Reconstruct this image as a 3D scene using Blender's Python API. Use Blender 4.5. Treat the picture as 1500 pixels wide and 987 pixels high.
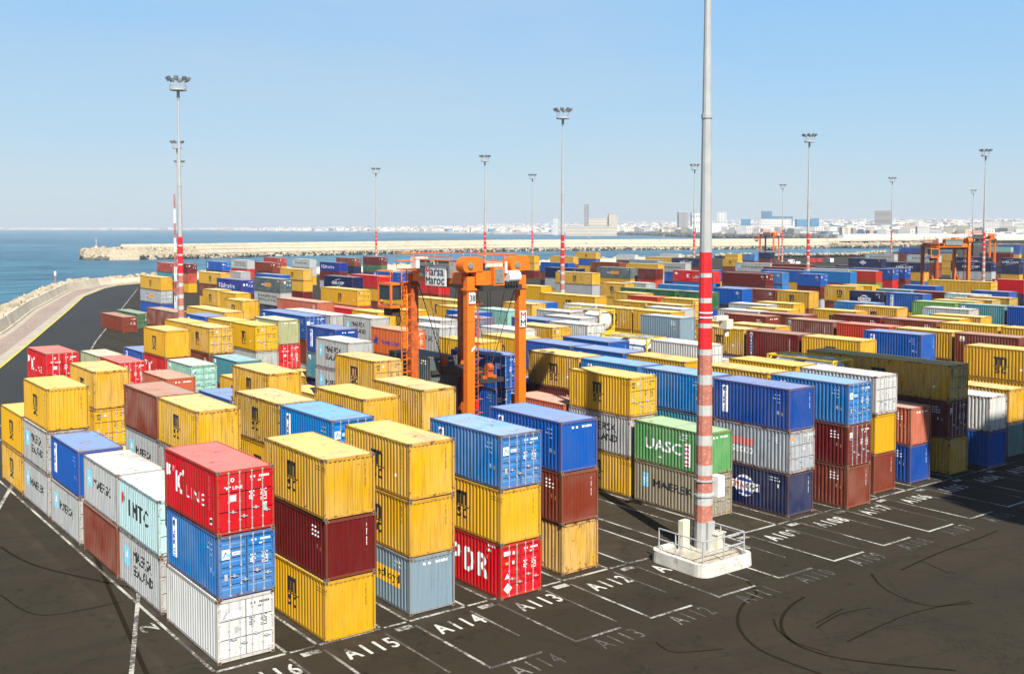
import bpy, bmesh, math, random
from mathutils import Vector, Matrix, noise
random.seed(11)
S = bpy.context.scene
for o in list(bpy.data.objects): bpy.data.objects.remove(o)
R = math.radians
# ------------------------------------------------------------------ camera
EYE = 17.47
cam = bpy.data.cameras.new('camera'); camo = bpy.data.objects.new('camera', cam); S.collection.objects.link(camo)
cam.sensor_width = 36.0; cam.lens = 37.0; cam.shift_y = -0.0609
cam.clip_start = 0.5; cam.clip_end = 90000
camo.location = (0, 0, EYE)
_y, _p = R(37.126), R(2.55)
fw = Vector((math.sin(_y)*math.cos(_p), math.cos(_y)*math.cos(_p), -math.sin(_p)))
camo.rotation_mode = 'QUATERNION'; camo.rotation_quaternion = fw.to_track_quat('-Z', 'Y')
S.camera = camo
# ------------------------------------------------------------------ light
SUN_EL, SUN_AZ = 48.0, 199.0        # azimuth clockwise from +Y: the sun stands behind and left of the viewer
w = bpy.data.worlds.new('World'); S.world = w; w.use_nodes = True
nt = w.node_tree; nt.nodes.clear()
sky = nt.nodes.new('ShaderNodeTexSky'); sky.sky_type = 'NISHITA'; sky.sun_disc = False
sky.sun_elevation = R(SUN_EL); sky.sun_rotation = R(SUN_AZ); sky.altitude = 0
sky.air_density = 1.0; sky.dust_density = 0.3; sky.ozone_density = 3.0
bg = nt.nodes.new('ShaderNodeBackground'); bg.inputs[1].default_value = 0.0512
wo = nt.nodes.new('ShaderNodeOutputWorld')
# thin even sea haze over the clear sky: pale towards the horizon, deeper blue overhead, the same all the way round
_tc = nt.nodes.new('ShaderNodeTexCoord'); _sp = nt.nodes.new('ShaderNodeSeparateXYZ'); nt.links.new(_tc.outputs['Generated'], _sp.inputs[0])
_rp = nt.nodes.new('ShaderNodeValToRGB'); nt.links.new(_sp.outputs[2], _rp.inputs[0]); _cr = _rp.color_ramp
_cr.elements[0].position = 0.0; _cr.elements[0].color = (.575,.705,.79,1); _cr.elements[1].position = 1.0; _cr.elements[1].color = (.025,.08,.23,1)
for _p0, _c0 in ((.035,(.56,.73,.85,1)),(.10,(.44,.71,.95,1)),(.21,(.325,.64,1.02,1)),(.36,(.09,.24,.54,1))):
    _e = _cr.elements.new(_p0); _e.color = _c0
_nz = nt.nodes.new('ShaderNodeTexNoise'); _nz.inputs['Scale'].default_value = 1.6; _nz.inputs['Detail'].default_value = 7
_mp = nt.nodes.new('ShaderNodeMapping'); _mp.inputs['Scale'].default_value = (1,1,4.5); nt.links.new(_tc.outputs['Generated'], _mp.inputs['Vector']); nt.links.new(_mp.outputs[0], _nz.inputs['Vector'])
_cl = nt.nodes.new('ShaderNodeValToRGB'); nt.links.new(_nz.outputs[0], _cl.inputs[0]); _cl.color_ramp.elements[0].position = .47; _cl.color_ramp.elements[1].position = .75; _cl.color_ramp.elements[1].color = (.55,.55,.55,1)
_m0 = nt.nodes.new('ShaderNodeMix'); _m0.data_type = 'RGBA'; nt.links.new(_cl.outputs[0], _m0.inputs[0]); nt.links.new(_rp.outputs[0], _m0.inputs[6]); _m0.inputs[7].default_value = (.62,.72,.80,1)
_sc = nt.nodes.new('ShaderNodeVectorMath'); _sc.operation = 'SCALE'; _sc.inputs['Scale'].default_value = 10.0; nt.links.new(_m0.outputs[2], _sc.inputs[0])
_mx = nt.nodes.new('ShaderNodeMix'); _mx.data_type = 'RGBA'; _mx.inputs[0].default_value = .80
nt.links.new(sky.outputs[0], _mx.inputs[6]); nt.links.new(_sc.outputs[0], _mx.inputs[7])
nt.links.new(_mx.outputs[2], bg.inputs[0]); nt.links.new(bg.outputs[0], wo.inputs[0])
sl = bpy.data.lights.new('sun', 'SUN'); sl.energy = 5.0; sl.angle = R(0.53); sl.color = (1.0, 0.955, 0.88)
so = bpy.data.objects.new('sun', sl); S.collection.objects.link(so)
d = Vector((-math.sin(R(SUN_AZ))*math.cos(R(SUN_EL)), -math.cos(R(SUN_AZ))*math.cos(R(SUN_EL)), -math.sin(R(SUN_EL))))
so.rotation_mode = 'QUATERNION'; so.rotation_quaternion = d.to_track_quat('-Z', 'Y'); so.location = (-40, -80, 120)
S.view_settings.view_transform = 'Standard'; S.view_settings.look = 'None'
S.view_settings.exposure = 0.95; S.view_settings.gamma = 1.0
S.view_settings.use_curve_mapping = False

# ------------------------------------------------------------------ materials
def nmat(name):
    m = bpy.data.materials.new(name); m.use_nodes = True
    t = m.node_tree; b = t.nodes['Principled BSDF']
    return m, t, b
def N(t, typ, **kw):
    n = t.nodes.new(typ)
    for k, v in kw.items():
        if k.startswith('i_'):
            key = k[2:]
            key = int(key) if key.isdigit() else key
            n.inputs[key].default_value = v
        else: setattr(n, k, v)
    return n
def ramp(t, fac, a, b, ca=(0,0,0,1), cb=(1,1,1,1)):
    r = t.nodes.new('ShaderNodeValToRGB'); t.links.new(fac, r.inputs[0])
    r.color_ramp.elements[0].position = a; r.color_ramp.elements[0].color = ca
    r.color_ramp.elements[1].position = b; r.color_ramp.elements[1].color = cb
    return r.outputs[0]
def mixc(t, fac, a, b, mode='MIX'):
    n = t.nodes.new('ShaderNodeMix'); n.data_type = 'RGBA'; n.blend_type = mode
    for sock, v in ((n.inputs[0], fac), (n.inputs[6], a), (n.inputs[7], b)):
        if hasattr(v, 'links') or isinstance(v, bpy.types.NodeSocket): t.links.new(v, sock)
        else: sock.default_value = v
    return n.outputs[2]
def mth(t, op, a, b=None):
    n = t.nodes.new('ShaderNodeMath'); n.operation = op
    for i, v in enumerate((a, b)):
        if v is None: continue
        if isinstance(v, bpy.types.NodeSocket): t.links.new(v, n.inputs[i])
        else: n.inputs[i].default_value = v
    return n.outputs[0]
def simple(name, col, rough=0.6, metal=0.0, var=0.12, scale=3.0, dirt=None, dirt_amt=0.0, bump=0.0):
    m, t, b = nmat(name); col = tuple(c_*.88 for c_ in col)
    tc = N(t, 'ShaderNodeTexCoord'); nz = N(t, 'ShaderNodeTexNoise', i_Scale=scale, i_Detail=6.0)
    t.links.new(tc.outputs['Object'], nz.inputs['Vector'])
    lo = tuple(c*(1-var) for c in col)+(1,); hi = tuple(min(1, c*(1+var)) for c in col)+(1,)
    c = ramp(t, nz.outputs[0], .3, .7, lo, hi)
    if dirt:
        n2 = N(t, 'ShaderNodeTexNoise', i_Scale=scale*2.3, i_Detail=8.0, i_Roughness=.7)
        t.links.new(tc.outputs['Object'], n2.inputs['Vector'])
        f = ramp(t, n2.outputs[0], .62-dirt_amt*.25, .72-dirt_amt*.1)
        c = mixc(t, f, c, dirt+(1,))
    t.links.new(c, b.inputs['Base Color'])
    b.inputs['Roughness'].default_value = rough; b.inputs['Metallic'].default_value = metal
    if bump:
        bp = N(t, 'ShaderNodeBump', i_Strength=bump, i_Distance=.1); t.links.new(nz.outputs[0], bp.inputs['Height'])
        t.links.new(bp.outputs[0], b.inputs['Normal'])
    return m

def container_paint(name, roof=False, attr=False, frame=False):
    """weathered enamel; its colour is the object's own colour (or a vertex colour on joined far containers)"""
    m, t, b = nmat(name)
    tc = N(t, 'ShaderNodeTexCoord')
    if attr:
        a = N(t, 'ShaderNodeAttribute', attribute_name='Col'); base = a.outputs['Color']
        geo = N(t, 'ShaderNodeNewGeometry'); vec = geo.outputs['Position']; rnd = None
    else:
        oi = N(t, 'ShaderNodeObjectInfo'); base = oi.outputs['Color']; rnd = oi.outputs['Random']
        mp = N(t, 'ShaderNodeMapping'); t.links.new(tc.outputs['Object'], mp.inputs['Vector'])
        cx = N(t, 'ShaderNodeCombineXYZ')
        for i, k in enumerate((71.0, 43.0, 29.0)): t.links.new(mth(t, 'MULTIPLY', rnd, k), cx.inputs[i])
        t.links.new(cx.outputs[0], mp.inputs['Location']); vec = mp.outputs[0]
    n1 = N(t, 'ShaderNodeTexNoise', i_Scale=.55, i_Detail=4.0); t.links.new(vec, n1.inputs['Vector'])
    n2 = N(t, 'ShaderNodeTexNoise', i_Scale=3.5, i_Detail=9.0, i_Roughness=.72); t.links.new(vec, n2.inputs['Vector'])
    st = N(t, 'ShaderNodeMapping'); st.inputs['Scale'].default_value = (9, 9, .55); t.links.new(vec, st.inputs['Vector'])
    n3 = N(t, 'ShaderNodeTexNoise', i_Scale=1.0, i_Detail=5.0, i_Roughness=.6); t.links.new(st.outputs[0], n3.inputs['Vector'])
    age = oi.outputs['Alpha'] if rnd is not None else .5                                            # 0 fresh ... 1 old
    c = mixc(t, mth(t, 'MULTIPLY', ramp(t, n1.outputs[0], .35, .68), mth(t, 'MULTIPLY', age, .26)), base, (.50, .47, .40, 1))   # faded patches
    sp = N(t, 'ShaderNodeSeparateXYZ'); t.links.new(tc.outputs['Object'] if rnd is not None else vec, sp.inputs[0])
    ez = ramp(t, mth(t, 'ABSOLUTE', mth(t, 'SUBTRACT', sp.outputs[2], 1.3)), .75, 1.3) if rnd is not None else .3   # grime gathers near sills and headers
    stf = mth(t, 'MULTIPLY', ramp(t, n3.outputs[0], .46, .74), mth(t, 'ADD', .22, mth(t, 'MULTIPLY', age, .48)))
    c = mixc(t, stf, c, (.085, .055, .035, 1))   # rain streaks
    if roof:
        gm = N(t, 'ShaderNodeGamma', i_Gamma=.72); t.links.new(c, gm.inputs[0]); c = mixc(t, .25, gm.outputs[0], (.52, .475, .39, 1))                                                     # chalked, dusty top
        f = ramp(t, n1.outputs[0], .50, .66, (0,0,0,1), (.5,.5,.5,1)); c = mixc(t, f, c, (.20, .165, .125, 1))
        n5 = N(t, 'ShaderNodeTexNoise', i_Scale=1.3, i_Detail=9.0, i_Roughness=.75); t.links.new(vec, n5.inputs['Vector'])
        c = mixc(t, ramp(t, n5.outputs[0], .57, .66), c, (.15, .085, .045, 1))
    if frame: c = mixc(t, .26, c, (.24, .11, .05, 1))
    rf = mth(t, 'ADD', n2.outputs[0], mth(t, 'ADD', mth(t, 'MULTIPLY', ez, .05 if not roof else 0.0), mth(t, 'MULTIPLY', age, .07)))
    thr = .64 if frame else (.688 if not roof else .675)
    c = mixc(t, ramp(t, rf, thr, thr+.045), c, (.15, .050, .02, 1))                                    # rust
    t.links.new(c, b.inputs['Base Color'])
    b.inputs['Roughness'].default_value = .5 if not roof else .62
    b.inputs['Specular IOR Level'].default_value = .14
    bp = N(t, 'ShaderNodeBump', i_Strength=.25, i_Distance=.03); t.links.new(n1.outputs[0], bp.inputs['Height'])
    t.links.new(bp.outputs[0], b.inputs['Normal'])
    return m
M = {}
M['paint'] = container_paint('container_paint')
M['roof'] = container_paint('container_roof_paint', roof=True)
M['frame'] = container_paint('container_frame_paint', frame=True)
M['far_paint'] = container_paint('joined_container_paint', attr=True)
M['far_roof'] = container_paint('joined_container_roof', roof=True, attr=True)
M['galv'] = simple('galvanised_steel', (.50, .51, .52), .45, .3, .2, 6, (.25,.14,.08), .3)
M['casting'] = simple('casting_steel', (.22, .15, .10), .8, 0, .4, 8, (.1,.05,.03), .6)
M['dark'] = simple('dark_gasket', (.02, .02, .022), .8)
M['underside'] = simple('underside_black', (.03, .027, .025), .9)
def ink(n, c):
    M[n] = simple('print_'+n, c, .6, 0, .15, 9)
ink('black', (.018,.018,.02)); ink('white', (.80,.80,.78)); ink('redink', (.62,.02,.03)); ink('skyblue', (.20,.58,.74))
ink('orangeink', (.85,.34,.04)); ink('navyink', (.03,.05,.28)); ink('goldink', (.8,.45,.03)); ink('greyink', (.38,.38,.38)); ink('greenink', (.05,.3,.1)); ink('pink', (.75,.20,.18))
M['concrete'] = simple('white_concrete', (.58,.55,.49), .85, 0, .12, 1.2, (.30,.27,.23), .35, .2)
M['rock'] = simple('limestone_rock', (.36,.30,.205), .9, 0, .3, .6, (.22,.18,.13), .5, .5)
M['rockwet'] = simple('wet_dark_rock', (.09,.08,.065), .7, 0, .4, .8)
M['wall'] = simple('seawall_concrete', (.56,.49,.36), .9, 0, .14, .25, (.33,.28,.22), .3)
M['orange'] = simple('orange_crane_paint', (.76,.155,.004), .5, 0, .1, 1.2, (.20,.07,.03), .12)
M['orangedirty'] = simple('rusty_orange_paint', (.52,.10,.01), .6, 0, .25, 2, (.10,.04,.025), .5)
M['machine'] = simple('machine_grey', (.20,.21,.20), .6, 0, .15, 2, (.1,.08,.05), .3)
M['tyre'] = simple('tyre_rubber', (.02,.02,.02), .9)
M['glass'] = simple('dark_glass', (.03,.045,.05), .12)
M['mastgrey'] = simple('mast_galvanised', (.42,.425,.41), .5, .1, .08, 1.5)
M['mastgreyfar'] = M['mastgrey']
M['mastred'] = simple('mast_red_paint', (.72,.012,.015), .5, 0, .06, 2)
M['mastfaded'] = simple('mast_faded_red_paint', (.42,.13,.085), .75, 0, .15, 3.5, (.46,.36,.31), .35)
M['mastwhite'] = simple('mast_white_band', (.45,.45,.42), .7, 0, .1, 2.5, (.38,.34,.30), .5)
M['cream'] = simple('cream_cabinet', (.66,.62,.46), .6, 0, .08, 2)
M['whitepaint'] = simple('white_enamel', (.78,.79,.78), .5, 0, .05, 2, (.4,.35,.3), .15)
M['lamp'] = simple('floodlight_housing', (.08,.085,.08), .5)
M['lampglass'] = simple('floodlight_glass', (.45,.47,.48), .15)
M['tank'] = simple('tank_white_steel', (.60,.63,.66), .35, .1, .12, 2)
M['tankframe'] = simple('tank_frame_yellow', (.78,.55,.03), .5, 0, .1, 2, (.3,.2,.1), .3)
M['carred'] = simple('car_red', (.6,.03,.03), .3); M['carwhite'] = simple('car_white', (.75,.76,.76), .3)

def ground_mat():
    m, t, b = nmat('old_asphalt')
    geo = N(t, 'ShaderNodeNewGeometry'); P = geo.outputs['Position']
    sep = N(t, 'ShaderNodeSeparateXYZ'); t.links.new(P, sep.inputs[0])
    n1 = N(t, 'ShaderNodeTexNoise', i_Scale=.09, i_Detail=8.0, i_Roughness=.62); t.links.new(P, n1.inputs['Vector'])
    mp = N(t, 'ShaderNodeMapping'); mp.inputs['Rotation'].default_value = (0,0,R(32)); mp.inputs['Scale'].default_value = (.12,.9,1)
    t.links.new(P, mp.inputs['Vector'])
    n2 = N(t, 'ShaderNodeTexNoise', i_Scale=.5, i_Detail=8.0, i_Roughness=.65); t.links.new(mp.outputs[0], n2.inputs['Vector'])
    n3 = N(t, 'ShaderNodeTexNoise', i_Scale=14.0, i_Detail=3.0); t.links.new(P, n3.inputs['Vector'])
    c = ramp(t, n1.outputs[0], .36, .66, (.0078,.0060,.0030,1), (.0220,.0166,.0088,1))
    c = mixc(t, ramp(t, n2.outputs[0], .49, .60), c, (.0062,.0047,.0026,1))
    # dusty strips beside the container rows (the straddle lanes are swept dark by tyres)
    q = mth(t, 'DIVIDE', mth(t, 'SUBTRACT', sep.outputs[0], 15.591+1.219), 4.452)
    fr = mth(t, 'ABSOLUTE', mth(t, 'SUBTRACT', mth(t, 'FRACT', mth(t, 'ADD', q, .5)), .5))
    r = N(t, 'ShaderNodeValToRGB'); t.links.new(fr, r.inputs[0]); cr = r.color_ramp
    cr.elements[0].position = .23; cr.elements[0].color = (.55,.55,.55,1); cr.elements[1].position = .385; cr.elements[1].color = (0,0,0,1)
    e = cr.elements.new(.32); e.color = (1,1,1,1)
    yy = ramp(t, mth(t, 'DIVIDE', sep.outputs[1], 100.0), .365, .40)
    xx = ramp(t, mth(t, 'DIVIDE', sep.outputs[0], 100.0), .125, .15)
    f = mth(t, 'MULTIPLY', mth(t, 'MULTIPLY', r.outputs[0], yy), mth(t, 'MULTIPLY', xx, .62))
    n4 = N(t, 'ShaderNodeTexNoise', i_Scale=.7, i_Detail=5.0); t.links.new(P, n4.inputs['Vector'])
    f = mth(t, 'MULTIPLY', f, ramp(t, n4.outputs[0], .3, .65))
    c = mixc(t, f, c, (.090,.073,.050,1))
    c = mixc(t, ramp(t, n3.outputs[0], .4, .75, (0,0,0,1), (.30,.30,.30,1)), c, (.034,.027,.0155,1))
    n6 = N(t, 'ShaderNodeTexNoise', i_Scale=1.1, i_Detail=10.0, i_Roughness=.75); t.links.new(P, n6.inputs['Vector'])
    c = mixc(t, ramp(t, n6.outputs[0], .535, .61, (0,0,0,1), (.85,.85,.85,1)), c, (.006,.0048,.0035,1))              # oil and rubber stains
    c = mixc(t, ramp(t, n6.outputs[0], .40, .33, (0,0,0,1), (.5,.5,.5,1)), c, (.036,.028,.016,1))
    vo = N(t, 'ShaderNodeTexVoronoi', feature='DISTANCE_TO_EDGE', i_Scale=.16); vw = mixc(t, .06, P, n1.outputs['Color'], 'ADD'); 
    dv = N(t, 'ShaderNodeVectorMath', operation='ADD'); sv = N(t, 'ShaderNodeVectorMath', operation='SCALE'); sv.inputs['Scale'].default_value = 3.0
    t.links.new(n6.outputs['Color'], sv.inputs[0]); t.links.new(P, dv.inputs[0]); t.links.new(sv.outputs[0], dv.inputs[1]); t.links.new(dv.outputs[0], vo.inputs['Vector'])
    c = mixc(t, ramp(t, vo.outputs['Distance'], .0, .010, (.75,.75,.75,1), (0,0,0,1)), c, (.005,.004,.003,1))   # cracks
    sn = N(t, 'ShaderNodeMath', operation='FRACT'); t.links.new(mth(t, 'DIVIDE', mth(t, 'ADD', sep.outputs[1], mth(t, 'MULTIPLY', sep.outputs[0], .28)), 7.5), sn.inputs[0])
    c = mixc(t, ramp(t, sn.outputs[0], .0, .012, (.6,.6,.6,1), (0,0,0,1)), c, (.006,.005,.004,1))             # paving joints
    t.links.new(c, b.inputs['Base Color']); b.inputs['Roughness'].default_value = .85
    b.inputs['Specular IOR Level'].default_value = .2
    bp = N(t, 'ShaderNodeBump', i_Strength=.4, i_Distance=.02); t.links.new(n3.outputs[0], bp.inputs['Height']); t.links.new(bp.outputs[0], b.inputs['Normal'])
    return m
M['asphalt'] = ground_mat()
M['newasphalt'] = simple('newer_asphalt', (.0165,.017,.015), .85, 0, .25, .12)
M['roadpink'] = simple('pinkish_road_surface', (.31,.23,.185), .9, 0, .1, .08, (.22,.18,.16), .3)
M['shoulder'] = simple('concrete_shoulder', (.40,.35,.27), .9, 0, .12, .3, (.3,.26,.2), .5)
M['kerbyellow'] = simple('yellow_kerb_paint', (.55,.47,.05), .7, 0, .25, 1.2)
def worn(name, col, keep):
    m, t, b = nmat(name); geo = N(t, 'ShaderNodeNewGeometry')
    n = N(t, 'ShaderNodeTexNoise', i_Scale=6.0, i_Detail=8.0, i_Roughness=.7); t.links.new(geo.outputs['Position'], n.inputs['Vector'])
    n0 = N(t, 'ShaderNodeTexNoise', i_Scale=.5, i_Detail=3.0); t.links.new(geo.outputs['Position'], n0.inputs['Vector'])
    f = ramp(t, mth(t, 'ADD', mth(t, 'MULTIPLY', n.outputs[0], .6), mth(t, 'MULTIPLY', n0.outputs[0], .6)), keep, keep+.10)
    t.links.new(mixc(t, f, col+(1,), (.05,.043,.036,1)), b.inputs['Base Color']); b.inputs['Roughness'].default_value = .8
    return m
M['line'] = worn('worn_white_line', (.36,.35,.31), .55)
M['linefaint'] = worn('faint_white_line', (.20,.19,.165), .50)
M['stencil'] = worn('white_stencil_paint', (.44,.43,.39), .61)
M['skid'] = simple('tyre_rubber_mark', (.0095,.0073,.0042), .95, 0, .3, 5, (.0160,.0120,.0066), 1.4); M['skid'].node_tree.nodes['Principled BSDF'].inputs['Specular IOR Level'].default_value = .05
def sea_mat():
    m, t, b = nmat('sea_water'); geo = N(t, 'ShaderNodeNewGeometry'); P = geo.outputs['Position']
    n0 = N(t, 'ShaderNodeTexNoise', i_Scale=.004, i_Detail=4.0); t.links.new(P, n0.inputs['Vector'])
    mp = N(t, 'ShaderNodeMapping'); mp.inputs['Rotation'].default_value = (0,0,R(-37)); mp.inputs['Scale'].default_value = (.28,1,1); t.links.new(P, mp.inputs['Vector'])
    n1 = N(t, 'ShaderNodeTexNoise', i_Scale=.13, i_Detail=10.0, i_Roughness=.74); t.links.new(mp.outputs[0], n1.inputs['Vector'])
    c = ramp(t, mth(t, 'ADD', mth(t, 'MULTIPLY', n1.outputs[0], .7), mth(t, 'MULTIPLY', n0.outputs[0], .3)),   .42, .60, (.007,.048,.088,1), (.068,.205,.27,1))
    t.links.new(c, b.inputs['Base Color']); b.inputs['Roughness'].default_value = .32; b.inputs['IOR'].default_value = 1.33
    b.inputs['Specular IOR Level'].default_value = .35
    bp = N(t, 'ShaderNodeBump', i_Strength=.9, i_Distance=1.4); t.links.new(n1.outputs[0], bp.inputs['Height']); t.links.new(bp.outputs[0], b.inputs['Normal'])
    return m
M['sea'] = sea_mat()
def land_mat():
    m, t, b = nmat('coast_ground'); geo = N(t, 'ShaderNodeNewGeometry'); P = geo.outputs['Position']
    n = N(t, 'ShaderNodeTexNoise', i_Scale=.012, i_Detail=9.0, i_Roughness=.7); t.links.new(P, n.inputs['Vector'])
    r = N(t, 'ShaderNodeValToRGB'); t.links.new(n.outputs[0], r.inputs[0]); cr = r.color_ramp
    cr.elements[0].position = .38; cr.elements[0].color = (.10,.11,.06,1); cr.elements[1].position = .62; cr.elements[1].color = (.42,.36,.29,1)
    e = cr.elements.new(.48); e.color = (.30,.26,.21,1)
    t.links.new(r.outputs[0], b.inputs['Base Color']); b.inputs['Roughness'].default_value = .95
    return m
M['land'] = land_mat()

# ------------------------------------------------------------------ mesh helpers
ROOT = S.collection
def link(name, me, parent=None, loc=(0,0,0), rz=0.0):
    o = bpy.data.objects.new(name, me); ROOT.objects.link(o); o.location = loc; o.rotation_euler = (0,0,rz)
    if parent is not None: o.parent = parent
    return o
def tag(o, label=None, cat=None, group=None, kind=None):
    if label: o['label'] = label
    if cat: o['category'] = cat
    if group: o['group'] = group
    if kind: o['kind'] = kind
    return o
def empty(name, loc=(0,0,0), rz=0.0):
    o = bpy.data.objects.new(name, None); ROOT.objects.link(o); o.location = loc; o.rotation_euler = (0,0,rz)
    o.empty_display_size = .5
    return o
class MB:
    def __init__(s): s.v = []; s.f = []; s.m = []
    def quad(s, a, b, c, d, mi=0):
        n = len(s.v); s.v += [tuple(a), tuple(b), tuple(c), tuple(d)]; s.f.append((n, n+1, n+2, n+3)); s.m.append(mi)
    def poly(s, pts, mi=0):
        n = len(s.v); s.v += [tuple(p) for p in pts]; s.f.append(tuple(range(n, n+len(pts)))); s.m.append(mi)
    def box(s, x0, y0, z0, x1, y1, z1, mi=0):
        n = len(s.v)
        s.v += [(x0,y0,z0),(x1,y0,z0),(x1,y1,z0),(x0,y1,z0),(x0,y0,z1),(x1,y0,z1),(x1,y1,z1),(x0,y1,z1)]
        for q in ((3,2,1,0),(4,5,6,7),(0,1,5,4),(1,2,6,5),(2,3,7,6),(3,0,4,7)):
            s.f.append(tuple(n+i for i in q)); s.m.append(mi)
    def tube(s, a, b, r, k=6, mi=0, r2=None, caps=True):
        a = Vector(a); b = Vector(b); d = (b-a).normalized(); r2 = r if r2 is None else r2
        u = d.orthogonal().normalized(); w_ = d.cross(u); n = len(s.v)
        for p, rr in ((a, r), (b, r2)):
            for i in range(k):
                t = 2*math.pi*i/k + math.pi/k; s.v.append(tuple(p + (u*math.cos(t)+w_*math.sin(t))*rr))
        for i in range(k):
            j = (i+1) % k; s.f.append((n+i, n+j, n+k+j, n+k+i)); s.m.append(mi)
        if caps:
            s.f.append(tuple(n+i for i in reversed(range(k)))); s.m.append(mi)
            s.f.append(tuple(n+k+i for i in range(k))); s.m.append(mi)
    def beam(s, a, b, wd, ht, mi=0):
        """rectangular bar from a to b, wd horizontal, ht vertical"""
        a = Vector(a); b = Vector(b); d = (b-a).normalized()
        u = d.cross(Vector((0,0,1)))
        u = Vector((1,0,0)) if u.length < 1e-4 else u.normalized()
        v = u.cross(d).normalized(); n = len(s.v)
        for p in (a, b):
            for su, sv in ((-1,-1),(1,-1),(1,1),(-1,1)): s.v.append(tuple(p+u*su*wd/2+v*sv*ht/2))
        for q in ((0,1,2,3),(7,6,5,4),(0,4,5,1),(1,5,6,2),(2,6,7,3),(3,7,4,0)):
            s.f.append(tuple(n+i for i in q)); s.m.append(mi)
    def mesh(s, name, mats, smooth=False):
        me = bpy.data.meshes.new(name); me.from_pydata(s.v, [], s.f)
        for m in (mats if isinstance(mats, (list, tuple)) else [mats]): me.materials.append(m)
        me.polygons.foreach_set('material_index', s.m)
        bm = bmesh.new(); bm.from_mesh(me); bmesh.ops.recalc_face_normals(bm, faces=bm.faces); bm.to_mesh(me); bm.free()
        if smooth: me.polygons.foreach_set('use_smooth', [True]*len(me.polygons))
        me.update(); return me
    def build(s, name, mats, parent=None, loc=(0,0,0), rz=0.0, smooth=False):
        return link(name, s.mesh(name, mats, smooth), parent, loc, rz)
def copy_tree(o, parent=None):
    c = o.copy(); ROOT.objects.link(c); c.parent = parent
    for ch in list(o.children): copy_tree(ch, c)
    return c
# text as flat polygons, cached
_tx = {}
def text_polys(s, bold=.0, spacing=1.0):
    k = (s, bold, spacing)
    if k not in _tx:
        cu = bpy.data.curves.new('t', 'FONT'); cu.body = s; cu.size = 1.0; cu.offset = 0.0; cu.space_character = spacing; cu.resolution_u = 2
        ob = bpy.data.objects.new('t', cu); ROOT.objects.link(ob)
        bpy.context.view_layer.update()
        me = bpy.data.meshes.new_from_object(ob.evaluated_get(bpy.context.evaluated_depsgraph_get()))
        vs = [(v.co.x, v.co.y) for v in me.vertices]; fs = [tuple(p.vertices) for p in me.polygons]
        bpy.data.objects.remove(ob); bpy.data.curves.remove(cu); bpy.data.meshes.remove(me)
        xs = [v[0] for v in vs]; ys = [v[1] for v in vs]; x0, y0 = min(xs), min(ys); W_, H_ = max(xs)-x0, max(ys)-y0
        _tx[k] = ([((x-x0)/W_, (y-y0)/H_) for x, y in vs], fs, W_/H_)
    return _tx[k]
class Print:
    """flat artwork in (u, v) metres"""
    def __init__(s): s.v = []; s.f = []; s.m = []; s.inks = []
    def ink(s, n):
        if n not in s.inks: s.inks.append(n)
        return s.inks.index(n)
    def poly(s, pts, ink, layer=0):
        n = len(s.v); s.v += [(p[0], p[1], layer) for p in pts]; s.f.append(tuple(range(n, n+len(pts)))); s.m.append(s.ink(ink))
    def rect(s, u0, v0, u1, v1, ink, layer=0): s.poly([(u0,v0),(u1,v0),(u1,v1),(u0,v1)], ink, layer)
    def disc(s, u, v, ru, rv, ink, layer=0, k=16, a0=0, a1=360):
        s.poly([(u+ru*math.cos(R(a0+(a1-a0)*i/k)), v+rv*math.sin(R(a0+(a1-a0)*i/k))) for i in range(k if a1-a0 == 360 else k+1)], ink, layer)
    def text(s, t, u0, v0, u1, v1, ink, bold=.03, layer=0, spacing=1.0, rot=False):
        vs, fs, _ = text_polys(t, 0, spacing); i = s.ink(ink); b = bold*(v1-v0)*.9
        for q, (dx, dy) in enumerate(((-b,0),(b,0),(0,b*.6),(0,-b*.6)) if bold > .015 else ((0,0),)):
            n = len(s.v)
            for x, y in vs: s.v.append((u0+b+(u1-u0-2*b)*x+dx, v0+(v1-v0)*y+dy, layer+.15*q))
            for f in fs: s.f.append(tuple(n+j for j in f)); s.m.append(i)
    def dashes(s, u, v, rows, ink, w_=.06, h=.07, gap=.03, cols=6, vert=False, seed=1):
        """small illegible stencil lines"""
        rr = random.Random(seed)
        for a in range(rows):
            for b in range(cols):
                if rr.random() < .18: continue
                if vert: s.rect(u+a*(w_+gap*1.6), v-b*(h+gap), u+a*(w_+gap*1.6)+w_*rr.uniform(.6,1), v-b*(h+gap)+h, ink)
                else: s.rect(u+b*(w_+gap), v-a*(h+gap*2), u+b*(w_+gap)+w_, v-a*(h+gap*2)+h, ink)
CW, CH = 2.438, 2.591
_ms = {}
def cached(key, fn):
    if key not in _ms: _ms[key] = fn()
    return _ms[key]
# ------------------------------------------------------------------ the site
X0, PITCH = 15.591, 4.452
M['apron'] = simple('sandy_apron', (.24,.185,.125), .9, 0, .25, .02, (.13,.10,.075), .5)
M['roadbrown'] = simple('brown_quay_road', (.13,.095,.065), .9, 0, .25, .03)
def lane(k): return X0+PITCH*k
def polar(x, dist, z=0.0):
    """point at a given bearing from the quay-edge viewpoint; bearing written as the tangent offset from the yard axis view"""
    a = R(37.126)+math.atan((x-750)/1541.8); k = dist/math.cos(a-R(37.126))
    return Vector((k*math.sin(a), k*math.cos(a), z))
def sheet(name, pts, z, mat, kind='structure', label=None):
    m = MB(); m.poly([(p[0], p[1], z) for p in pts]); o = m.build(name, mat)
    me = o.data; bm = bmesh.new(); bm.from_mesh(me); bmesh.ops.triangulate(bm, faces=bm.faces)
    for f in bm.faces:
        if f.normal.z < 0: f.normal_flip()
    bm.to_mesh(me); bm.free()
    tag(o, label, None, None, kind); return o
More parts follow.
